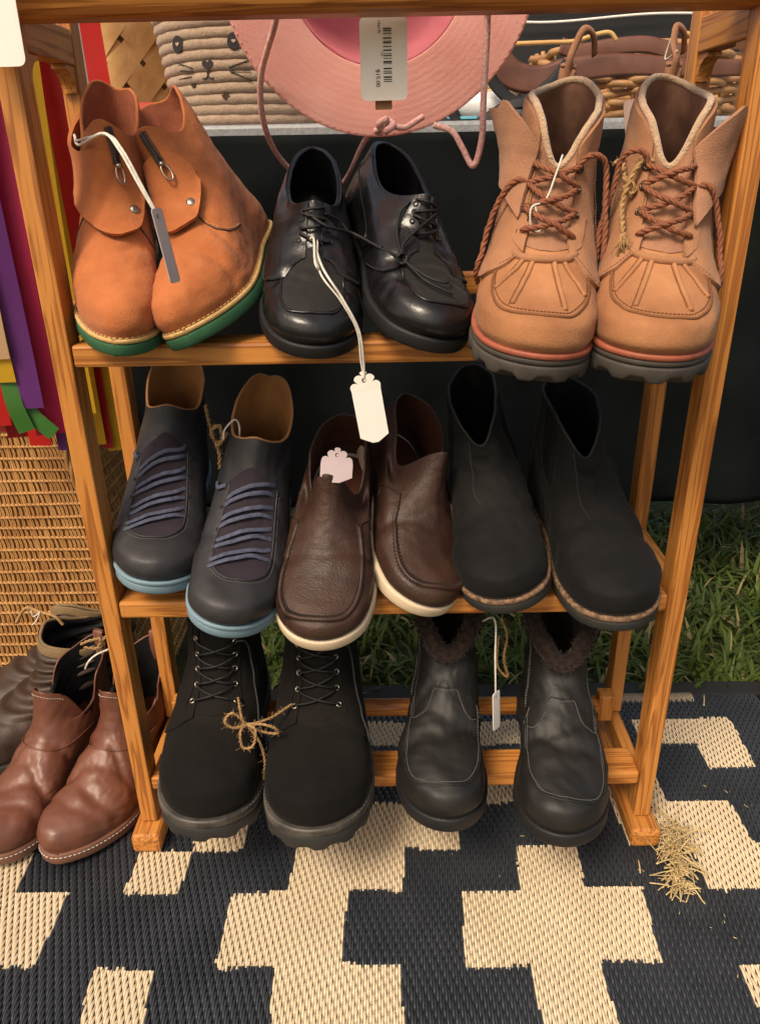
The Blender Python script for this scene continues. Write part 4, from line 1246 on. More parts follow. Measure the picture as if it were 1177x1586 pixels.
def slouch_boot(label, mtx, m):
    def dh(ph, t): return smooth01((t - .7) / .3) * (.018 * np.sin(2 * ph + 1) - .02 * np.exp(-(ph / .6) ** 2))
    def dp(P, ph, t):
        f = 9.0
        w = np.sin(t * f * 2 * PI + 1.3 * np.sin(ph * 1.5 + t * 9) + 1.2 * np.sin(ph * .7))
        return (.0042 * np.sign(w) * np.abs(w) ** .7) * smooth01((t - .42) / .1) * (1 - .5 * smooth01((t - .88) / .1)) + .002 * wob(P, 12, 95 + m)
    k = Last(.27, .049,
             [(0, .27, .016), (.1, .272, .028), (.22, .266, .044), (.34, .246, .058), (.46, .214, .070), (.58, .180, .084), (.7, .152, .104), (.85, .138, .132), (1, .13, .165)],
             [(0, 0, .016), (.4, .0, .06), (.7, .004, .11), (1, -.004, .17)],
             [(0, 1), (.1, 1.04), (.22, 1.03), (.34, .98), (.46, .92), (.58, .87), (.7, .84), (.85, .84), (1, .86)],
             [(0, 0), (.25, .05), (.5, .45), (.7, .9), (1, 1)], ROUND, .016, .008, m, dh, dp)
    s = Shoe('slouch_boot', k, mtx, label, 'slouchy dark brown boots on the rug', 'boot')
    s.sole([('sole', 0, .0165, .0035, M['dark_sole'])])
    s.upper(M['slouch'], 110)
    s.lining(M['black_lin'], .5, .004, binding=M['khaki'], br=.0024)
    s.flat('collar_band', [(p, .965, .004) for p in np.linspace(-PI, PI, 40)], .0075, .001, M['khaki'], 120)
    return s


SB1 = slouch_boot('dark brown slouch boot with gathered folds and khaki collar, in front of the rattan hamper', pose(-.575, .905, .0095, -52, 0, 0, 1.04), 1)
SB2 = slouch_boot('dark brown slouch boot tied with string, behind its pair and against the rattan hamper', pose(-.60, 1.005, .0095, -58, 0, 0, 1.04), -1)

# ------------------------------------------------------------------ things around the rack
CAMR = np.array(scn.camera.matrix_basis)[:3, :3]
CAMP = np.array(scn.camera.matrix_basis)[:3, 3]


def at(u, v, Y):
    """point at depth Y seen at photograph position (u, v)"""
    d = CAMR @ np.array([(u - 588.5) / 1190, (785 - v) / 1190, -1.0])
    return CAMP + d * (Y - CAMP[1]) / d[1]


def ats(pts, Y=None): return np.array([at(p[0], p[1], p[2] if len(p) > 2 else Y) for p in pts])


def single(name, VF, m, label, cat, group=None, smooth=True):
    """a thing that is one mesh, with its origin at its lowest point"""
    V, F = VF
    V = np.asarray(V, float)
    c = V.mean(0); c[2] = V[:, 2].min()
    o = mk(name, V - c, F, m, None, smooth, None, c)
    return tag(o, label, cat, group)


def strip(P, n, w, th, m=None, name=None, parent=None):
    P = np.asarray(P, float); N = np.broadcast_to(np.asarray(n, float), P.shape)
    return tubeVF(P, th, 6, False, w, N)


def rel(P, c): return np.asarray(P, float) - np.asarray(c, float)


# table with its black cloth
def table():
    t = empty('folding_table', (.1, 1.66, -.012))
    tag(t, 'grey plastic folding table behind the rack, black cloth hanging from its edge', 'table')
    box('table_top', (.02, 0, .8675), (2.66, .612, .028), M['tablegrey'], t, .006)
    for x in (-1.1, 1.1):
        for y in (-.22, .22):
            V, F = tubeVF([(x, y, .0), (x, y, .4), (x, y, .864)], .014, 10); mk('leg', V, F, M['dark_metal'], t)
    # cloth: top sheet and a front drop with soft folds
    nu, nv = 180, 46
    x = np.linspace(-1.2, 1.45, nu)[None, :]
    q = np.linspace(0, .64, nv)[:, None]
    X = x + 0 * q
    drop = np.clip(q, 0, None)
    fold = np.sin(X * 13 + 1.2 * np.sin(X * 5)) * .5 + .5 * np.sin(X * 29 + 2)
    Y = 1.351 - .012 * smooth01(drop / .12) * fold * 2.2 - .02 * drop
    Z = .8535 - drop + .004 * fold * smooth01(drop / .3) + 0 * X
    V = np.stack([X, Y, Z], -1).reshape(-1, 3)
    c = np.array([.1, 1.35, .2])
    o = mk('tablecloth', V - c, gridF(nu, nv), M['clothblack'], None, True, None, c)
    tag(o, 'black cloth skirt hanging from the table edge behind the shoe rack', 'tablecloth')
    s = o.modifiers.new('thickness', 'SOLIDIFY'); s.thickness = .003; s.offset = -1


table()


# ---------------- rope basket with an embroidered kitten face
def coil_basket(name, cx, cy, z0, radii, minor, m, label, group=None):
    b = empty(name, (cx, cy, z0))
    tag(b, label, 'basket', group)
    for k, r in enumerate(radii):
        th = np.arange(96) * 2 * PI / 96
        P = np.stack([np.cos(th) * r, np.sin(th) * r, 0 * th + minor + k * minor * 1.5 + .001 * np.sin(th * 2 + k)], 1)
        rr = minor * (1.0 + .03 * np.sin(th * 24 + k * 2))
        V, F = tubeVF(P, rr, 10, True)
        mk('rope_coil', V, F, m, b)
    # base: a flat spiral of the same rope
    a = np.linspace(0, 5 * 2 * PI, 260)
    mk('base', *tubeVF(np.stack([np.cos(a) * a / a[-1] * radii[0] * .93, np.sin(a) * a / a[-1] * radii[0] * .93, 0 * a + minor], 1), minor, 8), m, b)
    return b


cb_c = np.array([-.222, 1.555, .870])
radii = [.138 + .0024 * k for k in range(15)]
cat_b = coil_basket('rope_basket', *cb_c, radii, .0102, M['rope'], 'mauve rope basket with a kitten face, on the table behind the orange boots')


def on_basket(u, v, off=.0008):
    p = at(u, v, 1.41) - cb_c
    r = .138 + .0028 * (p[2] - .0102) / .019 + .0102 + off
    x = np.clip(p[0], -r * .98, r * .98)
    return np.array([x, -math.sqrt(r * r - x * x), p[2]])


def patch_on_basket(name, outl, m, off, parent):
    o = np.array([on_basket(u, v, off) for u, v in outl])
    c = on_basket(*np.mean(outl, 0), off)
    n = len(o)
    V = np.vstack([o, c[None, :], o * [1, 1, 1] + [0, .004, 0]])
    F = [(i, (i + 1) % n, n) for i in range(n)] + [(i, (i + 1) % n, n + 1 + (i + 1) % n, n + 1 + i) for i in range(n)]
    return mk(name, V, F, m, parent, False)


def heart(cx, cy, s):
    t = np.linspace(0, 2 * PI, 28, endpoint=False)
    return [(cx + s * 16 * math.sin(a) ** 3 / 16, cy - s * (13 * math.cos(a) - 5 * math.cos(2 * a) - 2 * math.cos(3 * a) - math.cos(4 * a)) / 16) for a in t]


for ex in (270, 365):
    e = patch_on_basket('eye', [(ex + 10 * math.cos(a), 65 + 13 * math.sin(a)) for a in np.linspace(0, 2 * PI, 24, endpoint=False)], M['ink'], .0015, cat_b)
    patch_on_basket('eye_heart', heart(ex, 65, 3.4), M['card_pink'], .0024, e)
patch_on_basket('nose', heart(322, 100, 9.5), M['ink'], .0015, cat_b)
for pts in ([(322, 108), (322, 116), (318, 121), (313, 120)], [(322, 108), (322, 116), (327, 121), (332, 120)]):
    mk('mouth', *tubeVF([on_basket(*p, .0008) for p in crom(pts, 12)], .0011, 5), M['ink'], cat_b)
for a, b in (((266, 93), (296, 104)), ((272, 106), (296, 109)), ((270, 119), (294, 117)), ((357, 105), (388, 94)), ((357, 110), (392, 125)), ((358, 108), (390, 110))):
    mk('whisker', *tubeVF([on_basket(*p, .0006) for p in crom([a, b], 6)], .0009, 5), M['ink'], cat_b)
for (px, py, s) in ((296, 131, 3), (350, 149, 4.2)):
    pads = [(px, py + s * .4, s * .75)] + [(px + s * 1.15 * math.cos(q), py - s * 1.0 * math.sin(q), s * .38) for q in (.3, 1.1, 2.0, 2.8)]
    for x, y, r in pads:
        patch_on_basket('paw_print', [(x + r * math.cos(a), y + r * math.sin(a)) for a in np.linspace(0, 2 * PI, 10, endpoint=False)], M['thread_dark'], .001, cat_b)
for sx in (-1, 1):                    # ears: loops of rope at the rim
    P = crom([(sx * .150, -.03, .205), (sx * .190, -.035, .222), (sx * .205, -.03, .250), (sx * .175, -.025, .270), (sx * .135, -.03, .236)], 40)
    mk('ear', *tubeVF(P, .010, 10), M['rope'], cat_b)
    Q = crom([(sx * .160, -.042, .212), (sx * .183, -.046, .226), (sx * .188, -.042, .245), (sx * .165, -.04, .248)], 24)
    mk('ear_inside', *tubeVF(Q, .0075, 8), M['rope'], cat_b)


# ---------------- plaited bamboo basket with red ribbons
def bamboo():
    c = np.array([-.50, 1.76, .870])
    b = empty('bamboo_basket', c)
    tag(b, 'pale plaited bamboo basket behind the kitten basket', 'basket')
    r = .17; H = .34
    n = 16
    for d in (1, -1):
        for k in range(n):
            a0 = k * 2 * PI / n
            q = np.linspace(0, 1, 40)
            a = a0 + d * q * H / r * .9
            zz = q * H
            cross = np.sin(q * H / r * .9 * n + (0 if d > 0 else PI)) * .0016 * d
            rr = r + cross + (.001 if d > 0 else 0)
            w = .0235
            P = np.stack([np.cos(a) * rr, np.sin(a) * rr, zz], 1)
            mk('bamboo_strip', *tubeVF(P, .0011, 6, False, w, np.stack([np.cos(a), np.sin(a), 0 * a], 1)), M['bamboo'], b, False)
    th = np.arange(48) * 2 * PI / 48
    mk('rim', *tubeVF(np.stack([np.cos(th) * r, np.sin(th) * r, 0 * th + H], 1), .009, 8, True), M['bamboo'], b)
    mk('inner_wall', np.vstack([np.stack([np.cos(th) * (r - .004), np.sin(th) * (r - .004), 0 * th + z], 1) for z in (.002, H)]), gridF(48, 2, True), M['kraft'], b)


bamboo()

# ---------------- ribbons: hanging streamers
RIB = M


def ribbon(colour, bottom, Y, w, top=1.17, label='', sway=.0, curl=None, group='ribbon streamers beside the rack', k=0):
    B = at(bottom[0], bottom[1], Y)
    n = 30
    q = np.linspace(0, 1, n)
    z = top + (B[2] - top) * q
    x = B[0] + .006 * np.sin(q * 5 + k) * (1 - q) + sway * (1 - q)
    y = Y + .008 * np.sin(q * 7 + 2 * k) * (1 - q)
    P = np.stack([x, y, z], 1)
    if curl is not None:
        e = ats(curl, Y - .01)
        P = np.vstack([P[:-1], crom(np.vstack([P[-1:], e]), 16)])
    tw = np.linspace(0, 1, len(P))
    a = .22 * np.sin(tw * 4 + k * 1.7) + .15
    N = np.stack([np.sin(a), -np.cos(a), .15 * np.sin(tw * 9 + k)], 1)
    T_ = np.gradient(P, axis=0); B_ = np.cross(T_, N); B_ /= np.linalg.norm(B_, axis=1)[:, None]; N_ = np.cross(B_, T_); N_ /= np.linalg.norm(N_, axis=1)[:, None]
    V = np.concatenate([P - B_ * w / 2, P + B_ * w / 2, P - B_ * w / 2 + N_ * .0006, P + B_ * w / 2 + N_ * .0006]); m_ = len(P); F = []
    for i in range(m_ - 1): F += [(i, i + 1, m_ + i + 1, m_ + i), (2 * m_ + i, 3 * m_ + i, 3 * m_ + i + 1, 2 * m_ + i + 1)]
    return single('ribbon', (V, F), M[colour], label, 'ribbon', group, True)


rod = single('hanging_rod', tubeVF([(-.95, 1.02, 1.175), (-.6, 1.02, 1.176), (-.33, 1.02, 1.175)], .008, 10), WX, 'round wooden rod above the picture that the ribbons hang from', 'rod')
ribbon('ryel', (138, 640), .985, .020, label='yellow ribbon hanging between the two left posts of the rack', k=0)
ribbon('rred', (160, 560), 1.02, .030, label='broad red ribbon hanging against the left back post', k=1)
ribbon('rwhite', (172, 420), 1.035, .020, label='white ribbon just behind the left back post', k=2)
ribbon('ryel', (183, 697), 1.045, .026, label='yellow ribbon end seen below the orange boots by the left back post', k=3)
ribbon('rdred', (168, 694), 1.035, .015, label='narrow red ribbon end between two yellow ones below the orange boots', k=4)
ribbon('ryel', (156, 688), 1.025, .016, label='narrow yellow ribbon end beside the left front post, lowest yellow one', k=5)
ribbon('rpink', (80, 672), .955, .036, label='magenta ribbon hanging just left of the left front post', k=6)
ribbon('rpur', (52, 632), .935, .026, label='broad purple ribbon ending above the green ribbon', k=7)
ribbon('rred', (64, 690), .975, .030, label='red ribbon behind the magenta one, left of the front post', k=8)
ribbon('rdred', (40, 676), .985, .045, label='dark red ribbon ending on top of the rattan hamper', k=9)
ribbon('rcoral', (12, 668), .99, .050, label='red ribbon at the left edge above the rattan hamper', k=10)
ribbon('rcream', (2, 556), .925, .022, label='cream ribbon end at the left edge above the yellow one', k=11)
ribbon('ryel', (8, 592), .930, .028, label='short yellow ribbon end at the left edge', k=12)
ribbon('rgreen', (6, 560), .940, .020, curl=[(22, 625), (42, 668)], label='green ribbon curling to the right at the left edge', k=13)
ribbon('rgreen', (30, 600), .950, .020, curl=[(48, 640), (84, 672)], label='second green ribbon curling towards the front post', k=14)
ribbon('rpur', (98, 697), .99, .012, label='narrow purple ribbon end beside the foot of the magenta one', k=15)
ribbon('rred', (-18, 660), .96, .06, label='wide red ribbon cut off by the left edge', k=16)
ribbon('rred', (157, 158), 1.50, .040, 1.20, 'red ribbon draped down over the plaited bamboo basket, wider one', k=20, group='ribbons over the bamboo basket')
ribbon('rred', (142, 140), 1.515, .026, 1.20, 'red ribbon over the bamboo basket, narrower one beside the back post', k=21, group='ribbons over the bamboo basket')


def pillow(c, s, m, name, label, cat, rot=0):
    n = 18
    th = np.arange(n * 2) * 2 * PI / (n * 2); la = np.linspace(-PI / 2, PI / 2, n)
    sg = lambda x, e: np.sign(x) * np.abs(x) ** e
    V = np.stack([sg(np.cos(la)[:, None], .5) * sg(np.cos(th)[None, :], .5) * s[0], sg(np.cos(la)[:, None], .5) * sg(np.sin(th)[None, :], .5) * s[1], sg(np.sin(la)[:, None], .8) * s[2] + 0 * th[None, :]], -1).reshape(-1, 3)
    V = V * (1 + .08 * wob(V, 16, 3)[:, None])
    V[:, 2] -= V[:, 2].min()
    o = mk(name, V, gridF(n * 2, n, True), m, None, True, None, c)
    o.rotation_euler.z = rot
    return tag(o, label, cat)


pillow((-.405, 1.50, .871), (.045, .05, .020), M['rcoral'], 'gift_packet', 'shiny coral red packet lying left of the kitten basket', 'packet', .4)
pillow((.00, 1.46, .871), (.12, .06, .022), M['plastic'], 'plastic_packet', 'crumpled white plastic packet under the pink hat brim', 'packet', .1)
pillow((.165, 1.48, .871), (.07, .05, .022), M['plastic'], 'paper_packet', 'white paper packet below the black straps', 'packet', -.3)
single('printed_card', boxVF((.125, 1.398, .8745), (.05, .025, .004), .0006), M['cyan'], 'small cyan printed card among the black straps', 'card', None, False)

# ---------------- right side of the table: baskets, bag and straps
coil_basket('small_rope_basket', .235, 1.56, .870, [.085, .0865, .088, .0895, .0905], .0085, M['rope2'], 'small cream rope basket behind the black straps')


def willow():
    c = np.array([.49, 1.66, .870])
    b = empty('wicker_basket', c)
    tag(b, 'brown wicker basket of thick willow rods behind the tan boots', 'basket')
    ns = 30
    for k in range(10):
        th = np.linspace(0, 2 * PI, 240, endpoint=False)
        r = .165 + .0016 * k + .006 * np.sin(th * ns / 2 + (k % 2) * PI) + .002 * np.sin(th * 5 + k)
        zz = .008 + .0115 * k + .0035 * np.sin(th * ns / 4 + k * 1.9)
        mk('willow_rod', *tubeVF(np.stack([np.cos(th) * r * 1.15, np.sin(th) * r, zz], 1), .0062, 7, True), M['willow'], b)
    for i in range(ns):
        a = i * 2 * PI / ns
        P = np.array([(np.cos(a) * .166 * 1.15, np.sin(a) * .166, 0), (np.cos(a) * .175 * 1.15, np.sin(a) * .175, .12)])
        mk('stake', *tubeVF(P, .004, 6), M['willow'], b)


willow()


def handbag():
    c = np.array([.48, 1.98, .870])
    b = empty('black_bag', c)
    tag(b, 'large black fabric bag standing at the back of the table', 'bag')
    n = 26
    th = np.arange(48) * 2 * PI / 48
    sg = lambda x, e: np.sign(x) * np.abs(x) ** e
    V = []
    for i in range(n):
        q = i / (n - 1); k = 1 - .25 * q
        V.append(np.stack([sg(np.cos(th), .5) * .42 * (1 - .08 * q), sg(np.sin(th), .6) * .09 * k, .36 * q + 0 * th + .01 * np.sin(th * 3) * q], 1))
    V = np.concatenate(V); V[:, 1] += .006 * wob(V, 6, 8)
    mk('body', V, gridF(48, n, True), M['bagblack'], b)
    for k, z in enumerate((.2, .235)):
        P = crom([(-.36, -.092, z + .02), (-.15, -.095, z), (.1, -.094, z + .012), (.36, -.09, z + .004)], 40)
        mk('piping', *tubeVF(P, .0026, 6), M['card'], b)
    mk('handle', *tubeVF(crom([(-.2, -.07, .33), (-.16, -.07, .46), (.1, -.07, .5), (.2, -.07, .33)], 40), .010, 8), M['bagblack'], b)


handbag()
nf = np.array([0, -1, .12])
single('leather_strap', tubeVF(crom(ats([(868, 70), (900, 79), (945, 72), (1000, 68), (1052, 80), (1110, 84)], 1.43), 60), .0018, 8, False, .0125, np.tile(nf, (60, 1))), M['belt'],
       'brown leather strap lying above the wicker basket, upper of two', 'strap', 'brown straps on the table')
single('leather_strap', tubeVF(crom(ats([(772, 96), (800, 118), (840, 122), (880, 108), (950, 100), (1000, 100), (1060, 104), (1150, 104)], 1.425), 70), .0020, 8, False, np.linspace(.024, .012, 70), np.tile(nf, (70, 1))), M['belt'],
       'brown leather strap sagging in front of the wicker basket, lower and wider one', 'strap', 'brown straps on the table')
single('cane_rod', tubeVF(crom(ats([(760, 70), (800, 67), (850, 65), (890, 63), (925, 52), (945, 50), (955, 62)], 1.40), 50), .0035, 8), M['bamboo'], 'thin pale cane rod above the leather straps', 'rod')
single('cane_rod', tubeVF(crom(ats([(1060, 50), (1100, 60), (1150, 62), (1200, 64)], 1.40), 30), .0035, 8), M['bamboo'], 'thin pale cane rod seen beside the right back post', 'rod')
single('black_strap', tubeVF(crom(ats([(672, 178), (700, 190), (740, 202), (790, 203), (828, 190), (836, 172), (815, 158), (780, 166), (745, 188), (715, 190), (700, 165), (712, 140)], 1.385), 110), .0016, 8, False, .009, np.tile(np.array([0, -1, .5]), (110, 1))), M['bagblack'],
       'looped black webbing strap on the edge of the table', 'strap')
single('black_strap', tubeVF(crom(ats([(752, 96), (768, 132), (800, 158), (826, 150), (862, 120), (880, 96)], 1.405), 60), .0016, 8, False, .010, np.tile(np.array([.2, -1, .3]), (60, 1))), M['bagblack'],
       'black webbing strap sagging behind the pink hat cord', 'strap')
single('grey_sandal', tubeVF(crom(ats([(818, 160), (835, 138), (862, 124), (885, 122)], 1.46), 30), .006, 8, False, .022, np.tile(np.array([0, -1, .3]), (30, 1))), M['slouch'],
       'dull brown leather roll beside the left tan boot', 'leather roll')


# ---------------- rattan hamper
def weave_panel(name, b, A, B, C, D, ns, nr, seed):
    """A, B bottom corners, C, D top corners (B under C): stakes with rows of twisted cane"""
    A, B, C, D = map(np.asarray, (A, B, C, D))
    nrm = np.cross(B - A, D - A); nrm = nrm / np.linalg.norm(nrm)
    P = lambda u, v: (A * (1 - u) + B * u) * (1 - v) + (D * (1 - u) + C * u) * v
    mb = MB()
    g = np.random.default_rng(seed)
    vs = np.linspace(0, 1, nr * 2 + 1)
    for i in range(ns):
        u = (i + .5) / ns + g.normal() * .0012
        X = np.array([P(u + .0012 * math.sin(v * 40 + i), v) + nrm * .0012 * (1 if (k % 2) else -.4) for k, v in enumerate(vs)])
        for d in (-.0011, .0011):
            e = (B - A) / np.linalg.norm(B - A) * d
            mb.add(*tubeVF(X + e + nrm * g.normal() * .0003, .00125, 5))
    o = mb.build('stakes', M['rattan'], b); tag(o, kind='stuff')
    mb = MB()
    us = np.linspace(0, 1, ns * 3)
    for r in range(nr):
        v = (r + .5) / nr + g.normal() * .0015
        for ph in (0, PI):
            X = np.array([P(u, v + .0045 * math.sin(u * ns * PI + ph + PI / 2) * .55 + .002 * math.sin(u * 7 + r)) + nrm * (.0022 * math.sin(u * ns * PI + ph) + .0008) for u in us])
            mb.add(*tubeVF(X, .0016, 5))
    o = mb.build('cane_rows', M['rattan'], b); tag(o, kind='stuff')
    q = np.array([A, B, C, D]) - nrm * .0035
    mk('inner_wall', np.vstack([q, q - nrm * .002]), [(0, 1, 2, 3), (7, 6, 5, 4), (0, 4, 5, 1), (1, 5, 6, 2), (2, 6, 7, 3), (3, 7, 4, 0)], M['rattan'], b, False)


def hamper():
    o_ = np.array([-.70, 1.2, -.008])
    b = empty('rattan_hamper', o_)
    tag(b, 'honey coloured rattan hamper with close weave, left of the rack under the ribbons', 'hamper')
    fl, fr = np.array([-1.02, 1.03, 0]), np.array([-.392, 1.03, 0])
    tl, tr = np.array([-.93, 1.07, .475]), np.array([-.487, 1.07, .475])
    bl, br = np.array([-1.02, 1.40, 0]), np.array([-.392, 1.40, 0])
    ul, ur = np.array([-.93, 1.36, .475]), np.array([-.487, 1.36, .475])
    z = lambda p: p - np.array([o_[0], o_[1], 0])
    weave_panel('front', b, z(fl), z(fr), z(tr), z(tl), 76, 26, 1)
    weave_panel('side', b, z(fr), z(br), z(ur), z(tr), 36, 26, 2)
    for p, q in ((fr, tr), (fl, tl), (br, ur), (tl, tr), (tr, ur), (tl, ul)):
        mb = MB(); ropeVF(mb, [z(p), (z(p) + z(q)) / 2, z(q)], .0055, .03, 3, 6)
        mb.build('edge_cane', M['rattan'], b)
    q = np.array([z(tl), z(tr), z(ur), z(ul)]) - [0, 0, .004]
    mk('lid', np.vstack([q, q - [0, 0, .004]]), [(0, 1, 2, 3), (7, 6, 5, 4), (0, 4, 5, 1), (1, 5, 6, 2), (2, 6, 7, 3), (3, 7, 4, 0)], M['rattan'], b, False)


hamper()


# ---------------- pink sun hat with its cord
def hat():
    c = at(585, -66, .865)
    h = empty('sun_hat', c)
    tag(h, 'pink cotton sun hat hanging behind the crossbar, brim facing out', 'hat')
    ax = np.array([.02, -1.0, -.10]); ax /= np.linalg.norm(ax)
    e1 = np.cross(ax, [0, 0, 1.]); e1 /= np.linalg.norm(e1); e2 = np.cross(e1, ax)
    n = 120
    th = np.arange(n) * 2 * PI / n

    def rings(prof, wav):
        V = []
        for r, d, w in prof:
            dd = d + w * wav * (np.sin(th * 3 + 1) * .7 + np.sin(th * 5) * .4)
            V.append(np.cos(th)[:, None] * r * e1 + np.sin(th)[:, None] * r * e2 - dd[:, None] * ax)
        return np.concatenate(V)
    pr = [(.1495, -.0015, 1), (.151, .0, 1), (.150, .0015, 1)]
    pr = [(.151 - .0624 * i / 40, .0128 * i / 40 + .00010 * math.cos(i * PI * .5), 1 - i / 41) for i in range(41)]
    brim = mk('brim', rings(pr, .010), gridF(n, len(pr), True), M['pinkhat'], h)
    s = brim.modifiers.new('thickness', 'SOLIDIFY'); s.thickness = .0025
    cr = [(.0886, .0152, 0), (.085, .030, 0), (.080, .055, 0), (.074, .078, 0), (.060, .090, 0), (.03, .095, 0), (.001, .096, 0)]
    V = rings(cr, 0) ; V = V + .0018 * wob(V, 22, 3)[:, None]
    crown = mk('crown', V, gridF(n, len(cr), True), M['pinkhat2'], h)
    s = crown.modifiers.new('thickness', 'SOLIDIFY'); s.thickness = .002
    for i in range(3):
        r = .1485 - .0050 * i
        P = rings([(r, .0016 * i - .0022, 1 - i / 9)], .010)
        q = np.arange(0, n)
        mb = MB()
        for a in range(0, n):
            X = np.array([P[a], P[a] * .6 + P[(a + 1) % n] * .4])
            mb.add(*tubeVF(X, .0005, 4))
        mb.build('brim_stitching', M['pinkhat'], h)
    mk('sweatband', *tubeVF(rings([(.0872, .0215, 0)], 0), .0012, 6, True, .006, np.cos(th)[:, None] * e1 + np.sin(th)[:, None] * e2), M['pinkhat2'], h)
    L_ = rel(crom(ats([(428, -20, .80), (427, 30, .82), (404, 120, .86), (410, 195, .90), (438, 250, .97), (485, 286, 1.01), (530, 284, .98), (566, 216, .90), (596, 195, .862)], None), 90), c)
    mk('cord', *tubeVF(L_, .0031, 8), M['pinkcord'], h)
    Rr = rel(crom(ats([(752, -20, .80), (755, 30, .82), (749, 150, .83), (746, 215, .835), (733, 256, .84), (716, 228, .85), (700, 203, .855), (672, 193, .86)], None), 80), c)
    mk('cord', *tubeVF(Rr, .0031, 8), M['pinkcord'], h)
    kn = at(598, 193, .860) - c
    a = np.linspace(0, 2 * PI, 40)
    mk('knot', *tubeVF(np.stack([kn[0] + .0055 * np.cos(a) + .002 * np.cos(3 * a), kn[1] + .004 * np.sin(2 * a), kn[2] + .0055 * np.sin(a)], 1), .0033, 8, True), M['pinkcord'], h)
    mk('cord_end', *tubeVF(rel(crom(ats([(600, 192, .86), (625, 197, .862), (642, 188, .865), (655, 180, .87)], None), 24), c), .0030, 8), M['pinkcord'], h)


hat()


def text_mesh(name, body, size, m, parent, origin, xdir, ydir):
    cu = bpy.data.curves.new(name, 'FONT'); cu.body = body; cu.size = size
    ob = bpy.data.objects.new(name, cu)
    me = bpy.data.meshes.new_from_object(ob)
    V = np.array([v.co for v in me.vertices]).reshape(-1, 3); F = [tuple(p.vertices) for p in me.polygons]
    bpy.data.objects.remove(ob); bpy.data.meshes.remove(me); bpy.data.curves.remove(cu)
    W_ = np.asarray(origin) + V[:, :1] * np.asarray(xdir) + V[:, 1:2] * np.asarray(ydir)
    return mk(name, W_, F, m, parent, False)


def card(name, O, ex, ez, w, h, m, label, cat, rad=.004, scallop=False, hole=True, group=None, th=.0008):
    """flat card: O is the middle of its top edge, ex to the right, ez upwards"""
    ex = np.asarray(ex, float); ex /= np.linalg.norm(ex); ez = np.asarray(ez, float); ez = ez - ex * np.dot(ez, ex); ez /= np.linalg.norm(ez)
    nn = np.cross(ez, ex) * -1
    if scallop:
        o = [(-w / 2, -h + .006), (-w / 2, -.016)]
        for cx_, cy_, r in ((-w * .36, -.0125, .0042), (-w * .18, -.0062, .0045), (0, -.0030, .0045), (w * .18, -.0062, .0045), (w * .36, -.0125, .0042)):
            for a in np.linspace(PI * .95 if cx_ < 0 else PI * .75, PI * .25 if cx_ <= 0 else PI * .05, 6): o.append((cx_ + r * math.cos(a), cy_ + r * math.sin(a)))
        o += [(w / 2, -.016), (w / 2, -h + .006), (w * .1, -h), (-w * .1, -h)]
    else:
        o = []
        for cx_, cy_, a0 in ((-w / 2 + rad, -rad, PI), (w / 2 - rad, -rad, PI / 2), (w / 2 - rad, -h + rad, 0), (-w / 2 + rad, -h + rad, -PI / 2)):
            for a in np.linspace(a0, a0 - PI / 2, 6): o.append((cx_ + rad * math.cos(a), cy_ + rad * math.sin(a)))
    o = np.array(o); k = len(o)
    bend = lambda p: nn * (.0018 * np.sin(p[:, :1] / w * 2) + .0025 * (p[:, 1:2] / h) ** 2)
    base = o[:, :1] * ex + o[:, 1:2] * ez + bend(o)
    V = np.vstack([base, base + nn * th])
    F = [tuple(range(k)), tuple(range(k, 2 * k))[::-1]] + [(i, (i + 1) % k, k + (i + 1) % k, k + i) for i in range(k)]
    root = empty(name, O); tag(root, label, cat, group)
    mk('card', V, F, m, root, False)
    if hole:
        th_ = np.arange(12) * 2 * PI / 12
        P = (np.cos(th_) * .0018)[:, None] * ex + ((np.sin(th_) * .0018) - .0065)[:, None] * ez - nn * .0001 * 0 + nn * th * .5
        mk('eyelet', *tubeVF(P, .0007, 6, True), M['thread_dark'], root)
    return root, ex, ez, nn


def cordline(parent, c, pts, r, m, name='string', n=50, rope=False):
    P = rel(crom(pts, n), c)
    if rope:
        mb = MB(); ropeVF(mb, P, r, r * 3.2, 2, 6); return mb.build(name, m, parent)
    return mk(name, *tubeVF(P, r, 6), m, parent)


# hat price tag with bar code, hanging from the crossbar
O = at(593, 24, .800)
t, ex, ez, nn = card('price_tag', O, at(630, 26, .80) - at(557, 28, .80), at(593, 24, .80) - at(592, 147, .80), .0425, .0665, M['card'], 'white bar code price tag hanging in front of the pink hat', 'price tag', .005, False, False)
px = .0425 / 74.0


def tp(u, v, o=.0011): return ex * (u - 593) * px + ez * (-(v - 24) * .0665 / 123) + nn * (o + .0025 * ((v - 24) / 123) ** 2 + .0018 * math.sin((u - 593) / 74 * 2))


bars = [(41, 1.6), (44.3, 1.2), (48.5, .8), (54.5, 2), (59.5, 1), (61.5, 1.6), (67, 1.3), (72, 1.7), (77.5, .8), (80, 1.6), (84.3, .9), (88.5, 2.6), (92.2, .8), (98.5, 2), (103, 1), (105.5, 1.6), (111, 2.2), (115, 1.2), (118, 1.1)]
for v, w in bars:
    a = [tp(592.5, v), tp(605.5, v), tp(605.5, v + w), tp(592.5, v + w)]
    mk('bar', a + [p + nn * .0006 for p in a], [(0, 1, 2, 3), (7, 6, 5, 4), (0, 4, 5, 1), (1, 5, 6, 2), (2, 6, 7, 3), (3, 7, 4, 0)], M['ink'], t, False)
down = -ez
text_mesh('price', '$15.00', .0052, M['ink'], t, tp(580.5, 100, .0026), down, ex)
text_mesh('title', 'Hat Pi', .0040, M['ink'], t, tp(584, 30, .0018), down, ex)
text_mesh('number', '104', .0026, M['ink'], t, tp(589, 74, .0018), down, ex)
card('kraft_tag', at(594, 143, .806), (1, 0, 0), (0, 0, 1), .0155, .014, M['kraft'], 'small brown card showing below the bar code tag', 'tag', .001, False, False)
